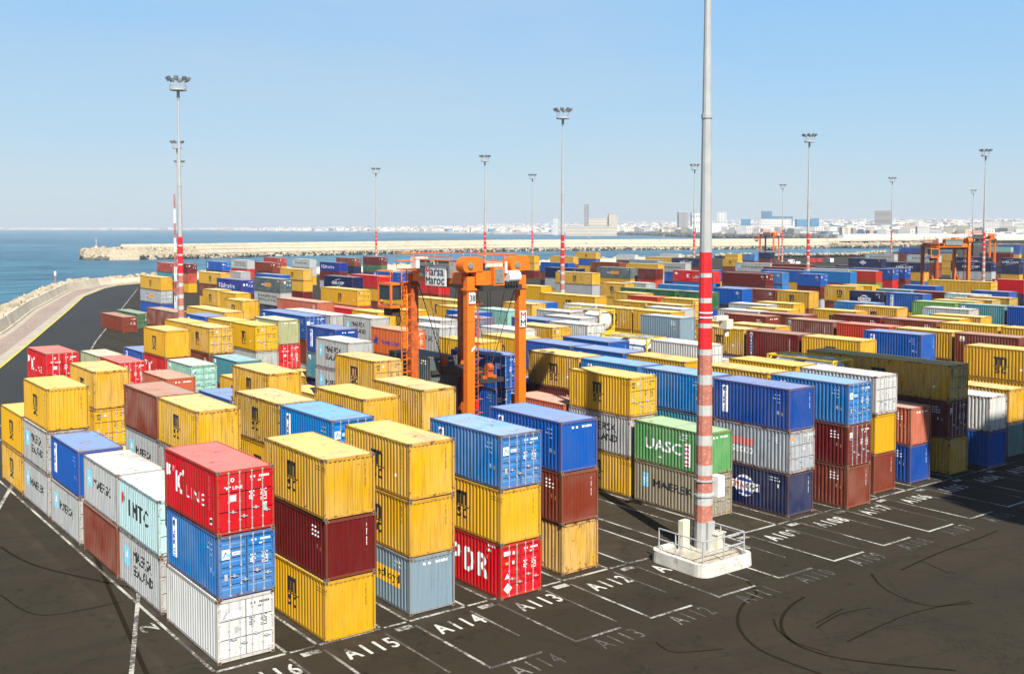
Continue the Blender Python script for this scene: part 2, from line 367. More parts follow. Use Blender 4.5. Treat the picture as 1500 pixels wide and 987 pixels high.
WALLP = [(-160,-345),(-60,-80),(-7,68),(37.9,192.9),(51.9,237),(76.5,305),(92,330),(112,348),(150,362),(240,376),(390,392),(459,414)]
WALLP += [tuple(polar(x_, d_))[:2] for x_, d_ in ((1060,604),(1150,612),(1255,636),(1300,700),(1328,860),(1345,1075),(1800,1180))]
KERB = [(-150,-372),(-49.5,-80),(3.4,71),(27.7,141.5),(39.1,174.5),(58.8,232),(74,277),(88.8,311),(97,325),(112,338),(150,352),(240,366)]
sheet('sea', [(-60000,-9000),(90000,-9000),(90000,90000),(-60000,90000)], -3.5, M['sea'])
pave = [p for p in WALLP]+[(1900,-400),(300,-400)]
o = sheet('pavement', pave, 0.0, M['asphalt'])
# quay skirt down to the sea
m = MB()
for a, b in zip(WALLP, WALLP[1:]): m.quad((a[0],a[1],0),(b[0],b[1],0),(b[0],b[1],-6),(a[0],a[1],-6))
tag(m.build('quay_edge', M['wall']), None, None, None, 'structure')
# newer asphalt strip, road, shoulders
LINE2 = [(-125,-345),(-35,-80),(13.9,71.7),(46.15,166.8),(80.7,262),(97,307),(108,322),(125,332),(160,342)]
sheet('asphalt_strip', KERB[:11]+list(reversed(LINE2)), .004, M['newasphalt'])
sheet('road', [(x,y) for x,y in WALLP[:10]]+list(reversed(KERB)), .008, M['roadpink'])
def ribbon(name, pts, w_, z, mat, off=0.0, top=None, kind='structure', dash=None, label=None, cat=None):
    m = MB(); P = [Vector((p[0], p[1], 0)) for p in pts]
    def nrm(i):
        a = P[max(i-1, 0)]; b = P[min(i+1, len(P)-1)]; d = (b-a).normalized(); return Vector((d.y, -d.x, 0))
    if dash:
        for i in range(len(P)-1):
            d = P[i+1]-P[i]; L = d.length; d.normalize(); nn = Vector((d.y,-d.x,0)); t = 0
            while t < L:
                e = min(t+dash[0], L); a = P[i]+d*t+nn*off; b = P[i]+d*e+nn*off
                m.quad(*[(q.x, q.y, z) for q in (a-nn*w_/2, a+nn*w_/2, b+nn*w_/2, b-nn*w_/2)]); t += dash[0]+dash[1]
    else:
        for i in range(len(P)-1):
            a, b = P[i], P[i+1]; na, nb = nrm(i), nrm(i+1)
            q = [a+na*(off-w_/2), a+na*(off+w_/2), b+nb*(off+w_/2), b+nb*(off-w_/2)]
            if top is None: m.quad(*[(v.x, v.y, z) for v in q])
            else:
                m.quad(*[(v.x, v.y, top) for v in q])
                m.quad((q[0].x,q[0].y,z),(q[3].x,q[3].y,z),(q[3].x,q[3].y,top),(q[0].x,q[0].y,top))
                m.quad((q[1].x,q[1].y,z),(q[2].x,q[2].y,z),(q[2].x,q[2].y,top),(q[1].x,q[1].y,top))
    o = m.build(name, mat); tag(o, label, cat, None, kind); return o
ribbon('concrete_shoulder', KERB, 1.5, 0, M['shoulder'], off=-1.05, top=.14)
ribbon('kerb', KERB, .34, 0, M['kerbyellow'], off=-.12, top=.145)
ribbon('wall_apron', WALLP[2:9], 1.7, .016, M['shoulder'], off=1.3)
ribbon('road_line', [(-60,-112),(33.8,170.1),(50,217.5),(62,250),(75,288),(84,308)], .16, .014, M['line'], dash=(2.2, 1.1))
ribbon('lane_line', [(-8,-14),(12.59,41.41),(15.9,50.9)], .19, .009, M['line'])
ribbon('lane_line', [(-6,14),(13.87,71.67),(46.15,166.8),(80.7,262),(97,307)], .22, .012, M['line'])
# seawall parapet with panels
sw = empty('seawall', (51.9, 237, 0)); tag(sw, 'cream concrete parapet wall curving along the sea side of the road', 'sea wall')
def seg_split(pts, step):
    out = [Vector((pts[0][0], pts[0][1], 0))]
    for a, b in zip(pts, pts[1:]):
        a = Vector((a[0],a[1],0)); b = Vector((b[0],b[1],0)); n = max(1, int((b-a).length/step))
        for i in range(1, n+1): out.append(a.lerp(b, i/n))
    return out
WP = seg_split(WALLP[2:11], 7.5); rr = random.Random(4)
for i in range(len(WP)-1):
    a, b = WP[i], WP[i+1]; d = (b-a); L = d.length; d.normalize(); nn = Vector((d.y,-d.x,0)); h = 2.15+rr.uniform(-.05,.05)
    if 36 <= i <= 40: h = 1.5
    m = MB(); p0 = a+d*.04; p1 = b-d*.04; o_ = rr.uniform(-.03,.03)
    for (o1, o2, z0, z1, bt) in ((-.45+o_, .25+o_, 0, h, .75), (-.6+o_, 1.1+o_, 0, .35, .1)):
        k = len(m.v)
        for z, o3 in ((z0, o2+bt), (z1, o2)):
            m.v += [(q.x-51.9, q.y-237, z) for q in (p0+nn*o1, p0+nn*o3, p1+nn*o3, p1+nn*o1)]
        for q in ((3,2,1,0),(4,5,6,7),(0,1,5,4),(1,2,6,5),(2,3,7,6),(3,0,4,7)): m.f.append(tuple(k+j for j in q)); m.m.append(0)
    m.build('wall_panel', M['wall'], sw)
# rocks
def rock_mesh(seed):
    rr = random.Random(seed); bm = bmesh.new(); bmesh.ops.create_icosphere(bm, subdivisions=1, radius=1.0)
    for v in bm.verts:
        v.co *= rr.uniform(.75, 1.15); v.co.x *= 1.15; v.co.z *= .85
        for k in range(3):
            if abs(v.co[k]) > .72: v.co[k] = math.copysign(.72, v.co[k])
    me = bpy.data.meshes.new('rock'); bm.to_mesh(me); bm.free(); return me
ROCKS = [rock_mesh(s) for s in range(7)]
def rocks(name, path, n, size, across, zf, mats, label, seed=1):
    rr = random.Random(seed); P = [Vector((p[0], p[1], 0)) for p in path]; Ls = [(b-a).length for a, b in zip(P, P[1:])]; T = sum(Ls)
    V = []; F = []; MI = []
    for _ in range(n):
        t = rr.random()*T; i = 0
        while i < len(Ls)-1 and t > Ls[i]: t -= Ls[i]; i += 1
        d = (P[i+1]-P[i]).normalized(); nn = Vector((d.y, -d.x, 0)); u = rr.random(); off = across[0]+(across[1]-across[0])*u
        z = zf(u)+rr.uniform(-.3,.35)*size; c = P[i]+d*t+nn*off; s = size*rr.uniform(.6, 1.35)
        rot = Matrix.Rotation(rr.uniform(0,6.3), 3, 'Z') @ Matrix.Rotation(rr.uniform(-.6,.6), 3, 'X') @ Matrix.Rotation(rr.uniform(-.6,.6), 3, 'Y')
        me = ROCKS[rr.randrange(7)]; k = len(V)
        for v in me.vertices: q = rot @ (v.co*s); V.append((c.x+q.x, c.y+q.y, z+q.z))
        for p in me.polygons: F.append(tuple(k+j for j in p.vertices)); MI.append(1 if z < -2.6 else 0)
    me = bpy.data.meshes.new(name); me.from_pydata(V, [], F)
    for mm in mats: me.materials.append(mm)
    me.polygons.foreach_set('material_index', MI); o = link(name, me); tag(o, label, 'rocks', None, 'stuff'); return o
rocks('armour_rocks', WALLP[2:16], 5600, 1.25, (-13, -.8), lambda u: -3.6+u*5.4, [M['rock'], M['rockwet']], 'pale armour rocks tipped along the outside of the sea wall', 2)
m = MB()
for a, b in zip(WALLP[2:15], WALLP[3:16]):
    d = (Vector(b)-Vector(a)).normalized(); nx, ny = -d.y, d.x
    m.quad((a[0]+nx*.4,a[1]+ny*.4,1.2),(b[0]+nx*.4,b[1]+ny*.4,1.2),(b[0]+nx*14,b[1]+ny*14,-4.6),(a[0]+nx*14,a[1]+ny*14,-4.6))
tag(m.build('rock_core', M['rock']), None, None, None, 'structure')
# ------------------------------------------------------------------ outer mole
near = [polar(97,698), polar(128,676), polar(200,690), polar(300,719), polar(400,770), polar(540,825), polar(750,938), polar(900,975), polar(1050,1010), polar(1190,1065), polar(1340,1110), polar(1500,1150), polar(1750,1250)]
def offset_line(pts, d):
    out = []
    for i in range(len(pts)):
        a = pts[max(i-1,0)]; b = pts[min(i+1,len(pts)-1)]; t = (b-a).normalized(); out.append(pts[i]+Vector((-t.y, t.x, 0))*d)
    return out
mo = empty('breakwater', tuple(near[2])); base = near[2]
tag(mo, 'long low breakwater with stepped concrete decks reaching into the sea', 'breakwater')
prof = [(2,-4.5),(6,-.6),(16,-.4),(16.2,2.0),(26,2.2),(26.2,4.1),(30,4.3),(30.2,6.2),(31.8,6.2),(32,4.2),(42,-4.5)]
names = ['rock_slope','lower_deck','lower_wall','upper_deck','parapet_wall','parapet_deck','crown_wall','crown_top','crown_back','outer_slope']
spine = near[2:]
for k in range(len(prof)-1):
    (d0, z0), (d1, z1) = prof[k], prof[k+1]; A = offset_line(spine, d0); B = offset_line(spine, d1); m = MB()
    for i in range(len(spine)-1):
        m.quad(*[(p.x-base.x, p.y-base.y, z) for p, z in ((A[i],z0),(A[i+1],z0),(B[i+1],z1),(B[i],z1))])
    m.build(names[k], M['rock'] if 'slope' in names[k] else (M['roadbrown'] if names[k] == 'lower_deck' else (M['apron'] if 'deck' in names[k] else M['wall'])), mo)
hd = MB(); c = offset_line(spine, 18)[0]
ring = [(c.x-base.x+math.cos(2*math.pi*i/18)*17, c.y-base.y+math.sin(2*math.pi*i/18)*15) for i in range(18)]
hd.poly([(x,y,3.2) for x,y in ring])
for i in range(18):
    a = ring[i]; b = ring[(i+1)%18]; hd.quad((a[0],a[1],3.2),(b[0],b[1],3.2),(b[0]+(b[0]-(c.x-base.x))*.5,b[1]+(b[1]-(c.y-base.y))*.5,-4.5),(a[0]+(a[0]-(c.x-base.x))*.5,a[1]+(a[1]-(c.y-base.y))*.5,-4.5))
hd.build('round_head', M['rock'], mo)
rocks('mole_rocks', [tuple(p)[:2] for p in spine], 2600, 1.05, (6, -1.0), lambda u: -3.9+(1-u)*3.6, [M['rock'], M['rockwet']], 'pale boulders along the harbour side foot of the breakwater', 5)
rocks('crest_rocks', [tuple(p)[:2] for p in offset_line(spine, 33)], 420, 1.3, (0, -6), lambda u: 5.4-u*3, [M['rock'], M['rockwet']], 'boulders heaped behind the breakwater crest wall', 6)
rocks('head_rocks', [tuple(offset_line(near[1:4],18)[0])[:2], tuple(offset_line(near[1:4],18)[1])[:2], tuple(offset_line(near[1:4],18)[2])[:2]], 800, 2.3, (-20, 18), lambda u: 2.8-abs(u-.5)*13, [M['rock'], M['rockwet']], 'large pale boulders heaped round the head of the breakwater', 7)
bc = MB(); hp = polar(141, 704, 3.2)
be = empty('harbour_beacon', tuple(hp)); tag(be, 'small white and red light beacon on the breakwater head', 'beacon')
m = MB(); m.tube((0,0,-1),(0,0,2.0),1.2,8,0,.8); m.build('beacon_base', M['whitepaint'], be)
m = MB(); m.tube((0,0,2.0),(0,0,3.0),.85,8,0,.6); m.build('red_band', M['mastfaded'], be)
m = MB(); m.tube((0,0,3.0),(0,0,7.5),.14,6,0,.08); m.tube((0,0,5.2),(0,0,5.4),.5,6); m.build('beacon_pole', M['whitepaint'], be)
# far quay wall on the right
qw = MB(); A = polar(1235, 1230); B = polar(1800, 1262)
qw.box(0,0,0,1,1,1); qw = MB(); d = (B-A).normalized(); nn = Vector((-d.y, d.x, 0))
o = empty('harbour_wall', tuple(A)); tag(o, 'long bright white wall along the far harbour road at right', 'wall')
L = (B-A).length; n = 34
for i in range(n):
    a = d*(L*i/n+.3); b = d*(L*(i+1)/n-.3); m = MB(); k = 0
    m.v += [(q.x, q.y, z) for z in (3.0, 9.8+.15*(i % 3)) for q in (a, b, b+nn*2, a+nn*2)]
    for q in ((3,2,1,0),(4,5,6,7),(0,1,5,4),(1,2,6,5),(2,3,7,6),(3,0,4,7)): m.f.append(q); m.m.append(0)
    m.build('wall_panel', M['whitepaint'], o)
sheet('harbour_apron', [tuple(polar(1225,1228))[:2], tuple(polar(1800,1260))[:2], tuple(polar(1800,1240))[:2], tuple(polar(1500,1160))[:2], tuple(polar(1340,1118))[:2], tuple(polar(1230,1085))[:2]], 3.4, M['apron'])
rocks('shore_rocks', [tuple(polar(1228,1075))[:2], tuple(polar(1340,1105))[:2], tuple(polar(1420,1125))[:2]], 800, 3.0, (-34, 2), lambda u: 1.0-u*2, [M['rock'], M['rockwet']], 'brown boulders below the far harbour road', 9)
# ------------------------------------------------------------------ coast
shore = [(-400,9500),(0,9500),(150,9000),(280,8600),(330,6800),(420,5600),(520,4900),(600,4400),(700,3600),(850,3150),(960,2900),(1000,2450),(1080,2100),(1230,1850),(1300,1560),(1500,1400),(1900,1400)]
steps = [(0,-4),(25,1.5),(160,4),(700,8),(1800,17),(3200,32),(5200,56),(8500,88)]
def hillf(x): return max(.25, min(1.0, .25+(x-250)/900*.75))
m = MB(); G = []
for x, dd in shore:
    G.append([polar(x, dd+s, z*(hillf(x) if z > 4 else 1)+ (1.5*math.sin(x*.05+s) if s > 100 else 0)) for s, z in steps])
for i in range(len(G)-1):
    for j in range(len(steps)-1): m.quad(G[i][j], G[i+1][j], G[i+1][j+1], G[i][j+1])
tag(m.build('coast_land', M['land']), None, None, None, 'structure')
rocks('coast_rocks', [tuple(polar(x,dd))[:2] for x, dd in ((900,2990),(960,2895),(1000,2445),(1080,2095),(1230,1845))], 900, 6.5, (-12, 34), lambda u: -1+u*1.5, [M['rockwet'], M['rockwet']], 'dark rocky shoreline below the town', 12)
def ground_z(x, dd):
    xs = [s[0] for s in shore]; i = max(0, min(len(xs)-2, next((k for k in range(len(xs)-1) if xs[k] <= x <= xs[k+1]), len(xs)-2)))
    t = (x-xs[i])/(xs[i+1]-xs[i]); s0 = shore[i][1]*(1-t)+shore[i+1][1]*t; s = dd-s0
    for (a, za), (b, zb) in zip(steps, steps[1:]):
        if s <= b: zz = za+(zb-za)*(max(s,a)-a)/(b-a); return zz*(hillf(x) if zz > 4 else 1)
    return 88*hillf(x)
TOWN = {'bw': simple('town_white_render', (.66,.64,.60), .9, 0, .12, .02), 'bc': simple('town_cream_render', (.58,.50,.38), .9, 0, .12, .02), 'bg': simple('town_grey_concrete', (.27,.26,.245), .9, 0, .12, .02),
 'bb': simple('town_blue_cladding', (.05,.20,.34), .7, 0, .12, .02), 'bp': simple('town_pink_render', (.48,.30,.24), .9, 0, .12, .02), 'win': simple('town_window_glass', (.20,.20,.20), .4)}  # window grey is lightened so the colour itself carries some distance haze
def building(x, dd, wd, dp, h, mat, label, cat='building', rows=0, cols=0, extra=None, name='town_building'):
    p = polar(x, dd); z = ground_z(x, dd)-1.5; fwd = Vector((p.x, p.y, 0)).normalized(); rz = math.atan2(fwd.y, fwd.x)-math.pi/2+rr.uniform(-.25,.25)
    e = empty(name, (p.x, p.y, z), rz); tag(e, label, cat, 'buildings of the town across the water')
    m = MB(); m.box(-wd/2, 0, 0, wd/2, dp, h); m.build('wall', TOWN[mat], e)
    m = MB(); m.box(-wd/2-.3, -.3, h, wd/2+.3, dp+.3, h+.7); m.build('roof', TOWN['bg' if mat != 'bg' else 'bw'], e)
    if rows:
        rows, cols = int(rows*1.7), int(cols*1.9)
        m = MB(); cw = wd/cols; ch_ = (h-2)/rows
        for i in range(cols):
            for j in range(rows):
                a = -wd/2+cw*(i+.25); b = 1.5+ch_*(j+.3); m.box(a, -.25, b, a+cw*.5, .1, b+ch_*.42)
                m.box(-wd/2-.2, 1.5+dp*(i+.25)/cols, b, -wd/2+.1, 1.5+dp*(i+.6)/cols, b+ch_*.42)
        tag(m.build('windows', TOWN['win'], e), None, None, None, 'stuff')
    if extra: extra(e)
    return e
rr = random.Random(21)
def silo_extra(e):
    m = MB(); m.tube((0,9,0),(0,9,4),3,8); m.build('base_block', TOWN['bg'], e)
building(858, 2930, 11, 16, 88, 'bg', 'very tall slender grey silo tower rising above the far factory', 'tower', 0, 0, silo_extra, 'silo_tower')
building(875, 2960, 62, 40, 50, 'bc', 'cream industrial hall just right of the tall silo tower', 'factory', 4, 9, None, 'factory_hall')
building(898, 2950, 24, 40, 61, 'bc', 'tallest cream block at the right end of the factory', 'factory', 7, 3, None, 'factory_hall')
building(866, 2700, 130, 40, 26, 'bc', 'long low cream shed in front of the silo tower', 'factory', 2, 16, None, 'factory_hall')
building(814, 3000, 14, 16, 50, 'bw', 'narrow white tower left of the tall silo', 'tower', 5, 2, None, 'silo_tower')
building(1001, 2900, 26, 30, 56, 'bg', 'blue grey block left of the big near mast', 'building', 6, 1, None)
building(1020, 2800, 24, 30, 52, 'bw', 'white block with blue base left of the big near mast', 'building', 2, 3, None)
building(1057, 2420, 20, 24, 51, 'bw', 'white stepped tower right of the big near mast', 'building', 6, 2, None)
building(1052, 2320, 34, 26, 27, 'bw', 'plain white windowless shed right of the big near mast', 'building', 0, 0, None)
building(1091, 2700, 22, 20, 33, 'bb', 'small blue clad shed on the far shore', 'building', 0, 0, None)
building(1121, 2600, 22, 20, 52, 'bb', 'tall blue glass block with flat roof', 'building', 7, 3, None)
building(1145, 2620, 50, 20, 39, 'bb', 'long blue block beside the tall blue glass one', 'building', 4, 8, None)
building(1136, 2450, 70, 20, 33, 'bw', 'white offices in front of the blue block', 'building', 4, 9, None)
building(1129, 2360, 95, 20, 12, 'bb', 'long low blue roofed warehouse', 'building', 0, 0, None)
building(1178, 2500, 36, 30, 31, 'bb', 'bright blue industrial box left of the striped mast', 'building', 0, 0, None)
building(1192, 2480, 16, 26, 33, 'bb', 'bright blue industrial box right of the striped mast', 'building', 0, 0, None)
building(1292, 2500, 36, 30, 50, 'bg', 'dark grey grain silo block on the far hillside', 'building', 2, 8, None)
nb = 0
words = {'bw': 'white', 'bc': 'cream', 'bg': 'grey', 'bp': 'pinkish'}
for i in range(15):                                   # apartment rows on the right
    x = 1236+i*19.5+rr.uniform(-3,3); mt = rr.choice(['bw','bw','bc','bw','bg'])
    building(x, rr.uniform(1500,1680), rr.uniform(14,22), 16, rr.uniform(15,25) if i > 4 else rr.uniform(9,16), mt,
             ('%s apartment block, %s from left in the row behind the long white wall' % (words[mt], ['first','second','third','fourth','fifth','sixth','seventh','eighth','ninth','tenth','eleventh','twelfth','thirteenth','fourteenth','fifteenth'][i])), 'apartments', 6, 5, None, 'apartment_block')
lm = ['left of the far striped mast', 'right of the far striped mast']
def jblock(specs, name, label, dens):
    V = MB()
    for x, dd, wd, dp, h, mi in specs:
        p = polar(x, dd); z = ground_z(x, dd)-1.5; a = rr.uniform(-.5,.5); ca, sa = math.cos(a), math.sin(a); k = len(V.v)
        for zz in (z, z+h):
            for ux, uy in ((-wd/2,-dp/2),(wd/2,-dp/2),(wd/2,dp/2),(-wd/2,dp/2)): V.v.append((p.x+ux*ca-uy*sa, p.y+ux*sa+uy*ca, zz))
        for q in ((4,5,6,7),(0,1,5,4),(1,2,6,5),(2,3,7,6),(3,0,4,7)): V.f.append(tuple(k+j for j in q)); V.m.append(mi)
        if dd < 3300:
            nfl = max(1, int(h/4)); c0 = V.v[k]; c1 = V.v[k+1]
            dx, dy = c1[0]-c0[0], c1[1]-c0[1]; ln = math.hypot(dx,dy); ox, oy = dy/ln*.25, -dx/ln*.25
            for j in range(nfl):
                for q in range(3):
                    u0, u1 = .12+q*.29, .28+q*.29; zb = z+2+j*4
                    if zb+1.8 < z+h: V.quad((c0[0]+dx*u0+ox,c0[1]+dy*u0+oy,zb),(c0[0]+dx*u1+ox,c0[1]+dy*u1+oy,zb),(c0[0]+dx*u1+ox,c0[1]+dy*u1+oy,zb+1.7),(c0[0]+dx*u0+ox,c0[1]+dy*u0+oy,zb+1.7), 5)
    o = V.build(name, [TOWN['bw'], TOWN['bc'], TOWN['bg'], TOWN['bp'], TOWN['bb'], TOWN['win']]); tag(o, label, 'town', None, 'stuff')
sp = []
for _ in range(6500):
    x = rr.uniform(-20, 1520) if _ % 2 else rr.uniform(600, 1520); i = next(k for k in range(len(shore)-1) if shore[k][0] <= x <= shore[k+1][0]); t = (x-shore[i][0])/(shore[i+1][0]-shore[i][0]); s0 = shore[i][1]*(1-t)+shore[i+1][1]*t
    dd = s0+60+rr.random()**1.3*(7600 if x > 700 else (4200 if x > 400 else 2600)); big = rr.random() < .12
    if x > 1225 and dd < 1480: continue
    sc_ = 1.0 if x > 350 else 1.6
    sp.append((x, dd, rr.uniform(10,34)*(2.0 if big else 1)*sc_, rr.uniform(10,24), rr.uniform(4,13)*(1.35 if x > 900 else 1.0), rr.choices([0,1,2,3,4],[55,22,13,6,3])[0]))
jblock(sp, 'distant_town', 'hazy mass of small white and cream houses spread along the far coast', 0)
tr = MB()
for _ in range(1500):                                  # scrub and trees of the far shore
    x = rr.uniform(950, 1500); i = next(k for k in range(len(shore)-1) if shore[k][0] <= x <= shore[k+1][0]); t = (x-shore[i][0])/(shore[i+1][0]-shore[i][0]); s0 = shore[i][1]*(1-t)+shore[i+1][1]*t
    dd = s0+70+rr.random()**2*1600; p = polar(x, dd); z = ground_z(x, dd); r_ = rr.uniform(2,4.5); me = ROCKS[rr.randrange(7)]; k = len(tr.v)
    for v in me.vertices: tr.v.append((p.x+v.co.x*r_*1.5, p.y+v.co.y*r_*1.5, z+v.co.z*r_+r_*.4))
    for q in me.polygons: tr.f.append(tuple(k+j for j in q.vertices)); tr.m.append(0)
tag(tr.build('distant_scrub', simple('dark_scrub_leaves', (.055,.075,.03), .95, 0, .4, .05)), 'dark green scrub dotted between the far buildings', 'scrub', None, 'stuff')

# ------------------------------------------------------------------ ground markings
def strip(x0, y0, x1, y1, mat, name='line_marking', z=.006):
    m = MB(); m.quad((x0,y0,z),(x1,y0,z),(x1,y1,z),(x0,y1,z)); o = m.build(name, M[mat]); tag(o, None, None, None, 'structure'); return o
def floor_text(s, x0, y0, x1, y1, mat, name='lane_number', rot=0, z=.007, hollow=False):
    vs0, fs0, _ = text_polys(s, 0, 1.30); me = bpy.data.meshes.new(name); vs = []; fs = []
    for q, (dx, dy) in enumerate(((0,0),) if hollow else ((-.011,0),(.011,0),(0,.02),(0,-.02))):
        fs += [tuple(len(vs)+j for j in f) for f in fs0]; vs += [(u+dx, v+dy) for u, v in vs0]
    nz = len(vs0)
    if rot: pts = [(x1-(x1-x0)*y, y0+(y1-y0)*x, z+.0008*(i//nz)) for i, (x, y) in enumerate(vs)]
    else: pts = [(x0+(x1-x0)*x, y0+(y1-y0)*y, z+.0008*(i//nz)) for i, (x, y) in enumerate(vs)]
    me.from_pydata(pts, [], fs); me.materials.append(M[mat]); o = link(name, me); tag(o, None, None, None, 'structure'); return o
num = {0:'A116',1:'A115',2:'A114',3:'A113',4:'A112',5:'A111',6:'A110',7:'A109',8:'A108',9:'A107',10:'A106',11:'A105',12:'A104',13:'A103'}
for k in range(14):
    a = lane(k); b = a+CW
    strip(a-.35, 33.20, a+2.25, 33.36, 'line')
    strip(a-.43, 33.20, a-.29, 36.6, 'line', z=.010); strip(a-.43, 36.6, a-.29, 38.9, 'linefaint', z=.010); strip(b+.05, 33.9 if k % 2 else 35.2, b+.17, 38.9, 'linefaint', z=.010)
    strip(a-.43, 39.62, a-.29, 104, 'line', z=.010); strip(b+.20, 39.62, b+.34, 104, 'line', z=.010)
    strip(a-.3, 39.42, b+.2, 39.60, 'line'); strip(b+.4, 39.42, a+PITCH-.5, 39.58, 'line')
    floor_text(num[k], a+.05, 37.35, a+2.45, 38.45, 'stencil')
    floor_text(num[k], a+.1, 31.9, a+2.5, 32.95, 'linefaint', hollow=True)
    floor_text('1', a-1.35, 38.72, a-.55, 39.12, 'line', rot=1, z=.0145)
floor_text('2', 14.3, 45.2, 15.0, 46.2, 'line', rot=1)
# curved tyre marks
def skid(cx_, cy_, r_, a0, a1, w_, name='tyre_mark'):
    m = MB(); n = 40
    for i in range(n):
        t0, t1 = R(a0+(a1-a0)*i/n), R(a0+(a1-a0)*(i+1)/n); ww = w_*(.6+.4*math.sin(i*.9))
        m.quad((cx_+r_*math.cos(t0), cy_+r_*math.sin(t0), .005), (cx_+(r_+ww)*math.cos(t0), cy_+(r_+ww)*math.sin(t0), .005), (cx_+(r_+ww)*math.cos(t1), cy_+(r_+ww)*math.sin(t1), .005), (cx_+r_*math.cos(t1), cy_+r_*math.sin(t1), .005))
    tag(m.build(name, M['skid']), None, None, None, 'structure')
def tyre_path(pts, w_, off=0.0):
    P = [Vector((a, b, 0)) for a, b in pts]; Q = []
    for i in range(len(P)-1):
        p0, p1, p2, p3 = P[max(i-1,0)], P[i], P[i+1], P[min(i+2,len(P)-1)]
        for k in range(8):
            t = k/8; Q.append(.5*((2*p1)+(p2-p0)*t+(2*p0-5*p1+4*p2-p3)*t*t+(3*p1-p0-3*p2+p3)*t**3))
    Q.append(P[-1]); ribbon('tyre_mark', [tuple(q_)[:2] for q_ in Q], w_, .0050, M['skid'], off=off)
tyre_path([(40.3,34.0),(39.37,32.58),(37.64,31.93),(36.11,30.94),(34.99,29.78),(34.12,28.12),(34.02,26.31),(34.25,23.91)], .15)
tyre_path([(40.74,30.84),(38.98,30.37),(37.34,29.5),(36.21,28.38),(35.71,27.1),(36.01,25.48),(37.34,23.55),(38.66,21.99)], .16); tyre_path([(37.3,29.9),(36.4,28.9),(35.9,27.6),(36.1,26.1)], .10)
tyre_path([(46.21,30.92),(44.98,29.55),(44.33,28.02),(44.37,26.64),(45.46,25.92),(46.35,25.59)], .12)
tyre_path([(37.91,28.07),(40.13,28.43),(41.99,28.1)], .10); tyre_path([(38.36,28.42),(40.89,28.8)], .10)
tyre_path([(47.91,30.31),(51.69,30.69),(56.05,30.82),(58.52,30.96)], .14); tyre_path([(50.05,30.48),(49.36,28.54)], .10)
tyre_path([(31.23,31.2),(31.0,30.3),(31.36,29.76),(32.98,28.98)], .10); tyre_path([(37.68,26.34),(42.6,26.57),(46.48,25.83)], .10)
tyre_path([(16.63,49.47),(12.96,57.31),(12.03,62.39)], .16); tyre_path([(10.4,54.17),(11.3,50.16),(14.79,49.71)], .09); tyre_path([(15.9,58.6),(14.9,52.6),(13.0,40.7)], .2)
# ------------------------------------------------------------------ light masts
BANDS = [(0,1.82,'mastgrey'),(1.82,2.74,'mastfaded'),(2.74,3.43,'mastwhite'),(3.43,4.35,'mastfaded'),(4.35,4.9,'mastwhite'),(4.9,5.94,'mastfaded'),(5.94,6.47,'mastwhite'),(6.47,7.53,'mastfaded'),(7.53,8.08,'mastwhite'),(8.08,9.18,'mastfaded'),(9.18,9.69,'mastwhite'),(9.69,10.74,'mastfaded'),(10.74,11.05,'mastwhite'),
 (11.05,12.18,'mastred'),(12.18,12.42,'mastwhite'),(12.42,13.5,'mastred'),(13.5,13.76,'mastwhite'),(13.76,14.85,'mastred'),(14.85,15.07,'mastwhite'),(15.07,16.17,'mastred'),(16.17,36.4,'mastgrey')]
def mr(z): return .50-.50*min(z,36.4)*.0232 if z > 23.3 else .50-.0105*z+.0
def lampmesh():
    m = MB(); tilt = Matrix.Rotation(R(35), 3, 'Y')
    for (x0,y0,z0,x1,y1,z1,mi) in ((-.10,-.30,-.26,.16,.30,.26,0),(.16,-.27,-.23,.19,.27,.23,1)):
        k = len(m.v); m.box(x0,y0,z0,x1,y1,z1,mi)
        for i in range(k, len(m.v)): m.v[i] = tuple(tilt @ Vector(m.v[i])+Vector((.2,0,.25)))
    m.beam((-.2,0,-.1),(.1,0,.2),.12,.12)
    return m.mesh('floodlight', [M['lamp'], M['lampglass']])
def make_mast(label, detail=True):
    e = empty('light_mast', (0,0,0)); tag(e, label, 'light mast', 'floodlight masts standing in the yard')
    for z0, z1, mt in BANDS:
        m = MB()
        if z1 > 30:
            m.tube((0,0,z0),(0,0,23.3),mr(z0),12,0,mr(23.2)); m.tube((0,0,23.3),(0,0,z1),.245,12,0,.10); m.tube((0,0,23.2),(0,0,23.42),.30,12)
        else: m.tube((0,0,z0),(0,0,z1),mr(z0),12,0,mr(z1))
        m.build('pole_top' if z1 > 30 else ('pole_base' if z0 == 0 else ('red_band' if mt in ('mastred','mastfaded') else 'white_band')), M[mt], e)
    m = MB(); m.tube((0,0,36.6),(0,0,36.85),1.15,16); m.tube((0,0,35.4),(0,0,36.6),.22,8); m.build('platform', M['mastgrey'], e)
    m = MB()
    for i in range(12):
        a = 2*math.pi*i/12; b = 2*math.pi*(i+1)/12
        m.tube((1.1*math.cos(a),1.1*math.sin(a),36.85),(1.1*math.cos(a),1.1*math.sin(a),37.9),.025,4)
        for z in (37.3, 37.9): m.tube((1.1*math.cos(a),1.1*math.sin(a),z),(1.1*math.cos(b),1.1*math.sin(b),z),.03,4)
    m.build('guard_rail', M['mastgrey'], e)
    for i in range(8):
        a = 2*math.pi*(i+.5)/8; c_, s_ = math.cos(a), math.sin(a); f = link('floodlight', cached(('fl',), lambda: lampmesh()), e, (1.25*c_, 1.25*s_, 37.95), a)
    return e
mast0 = make_mast('huge striped steel light mast on the white concrete plinth in front of the stacks')
mast0.location = (41.74, 38.17, 0)
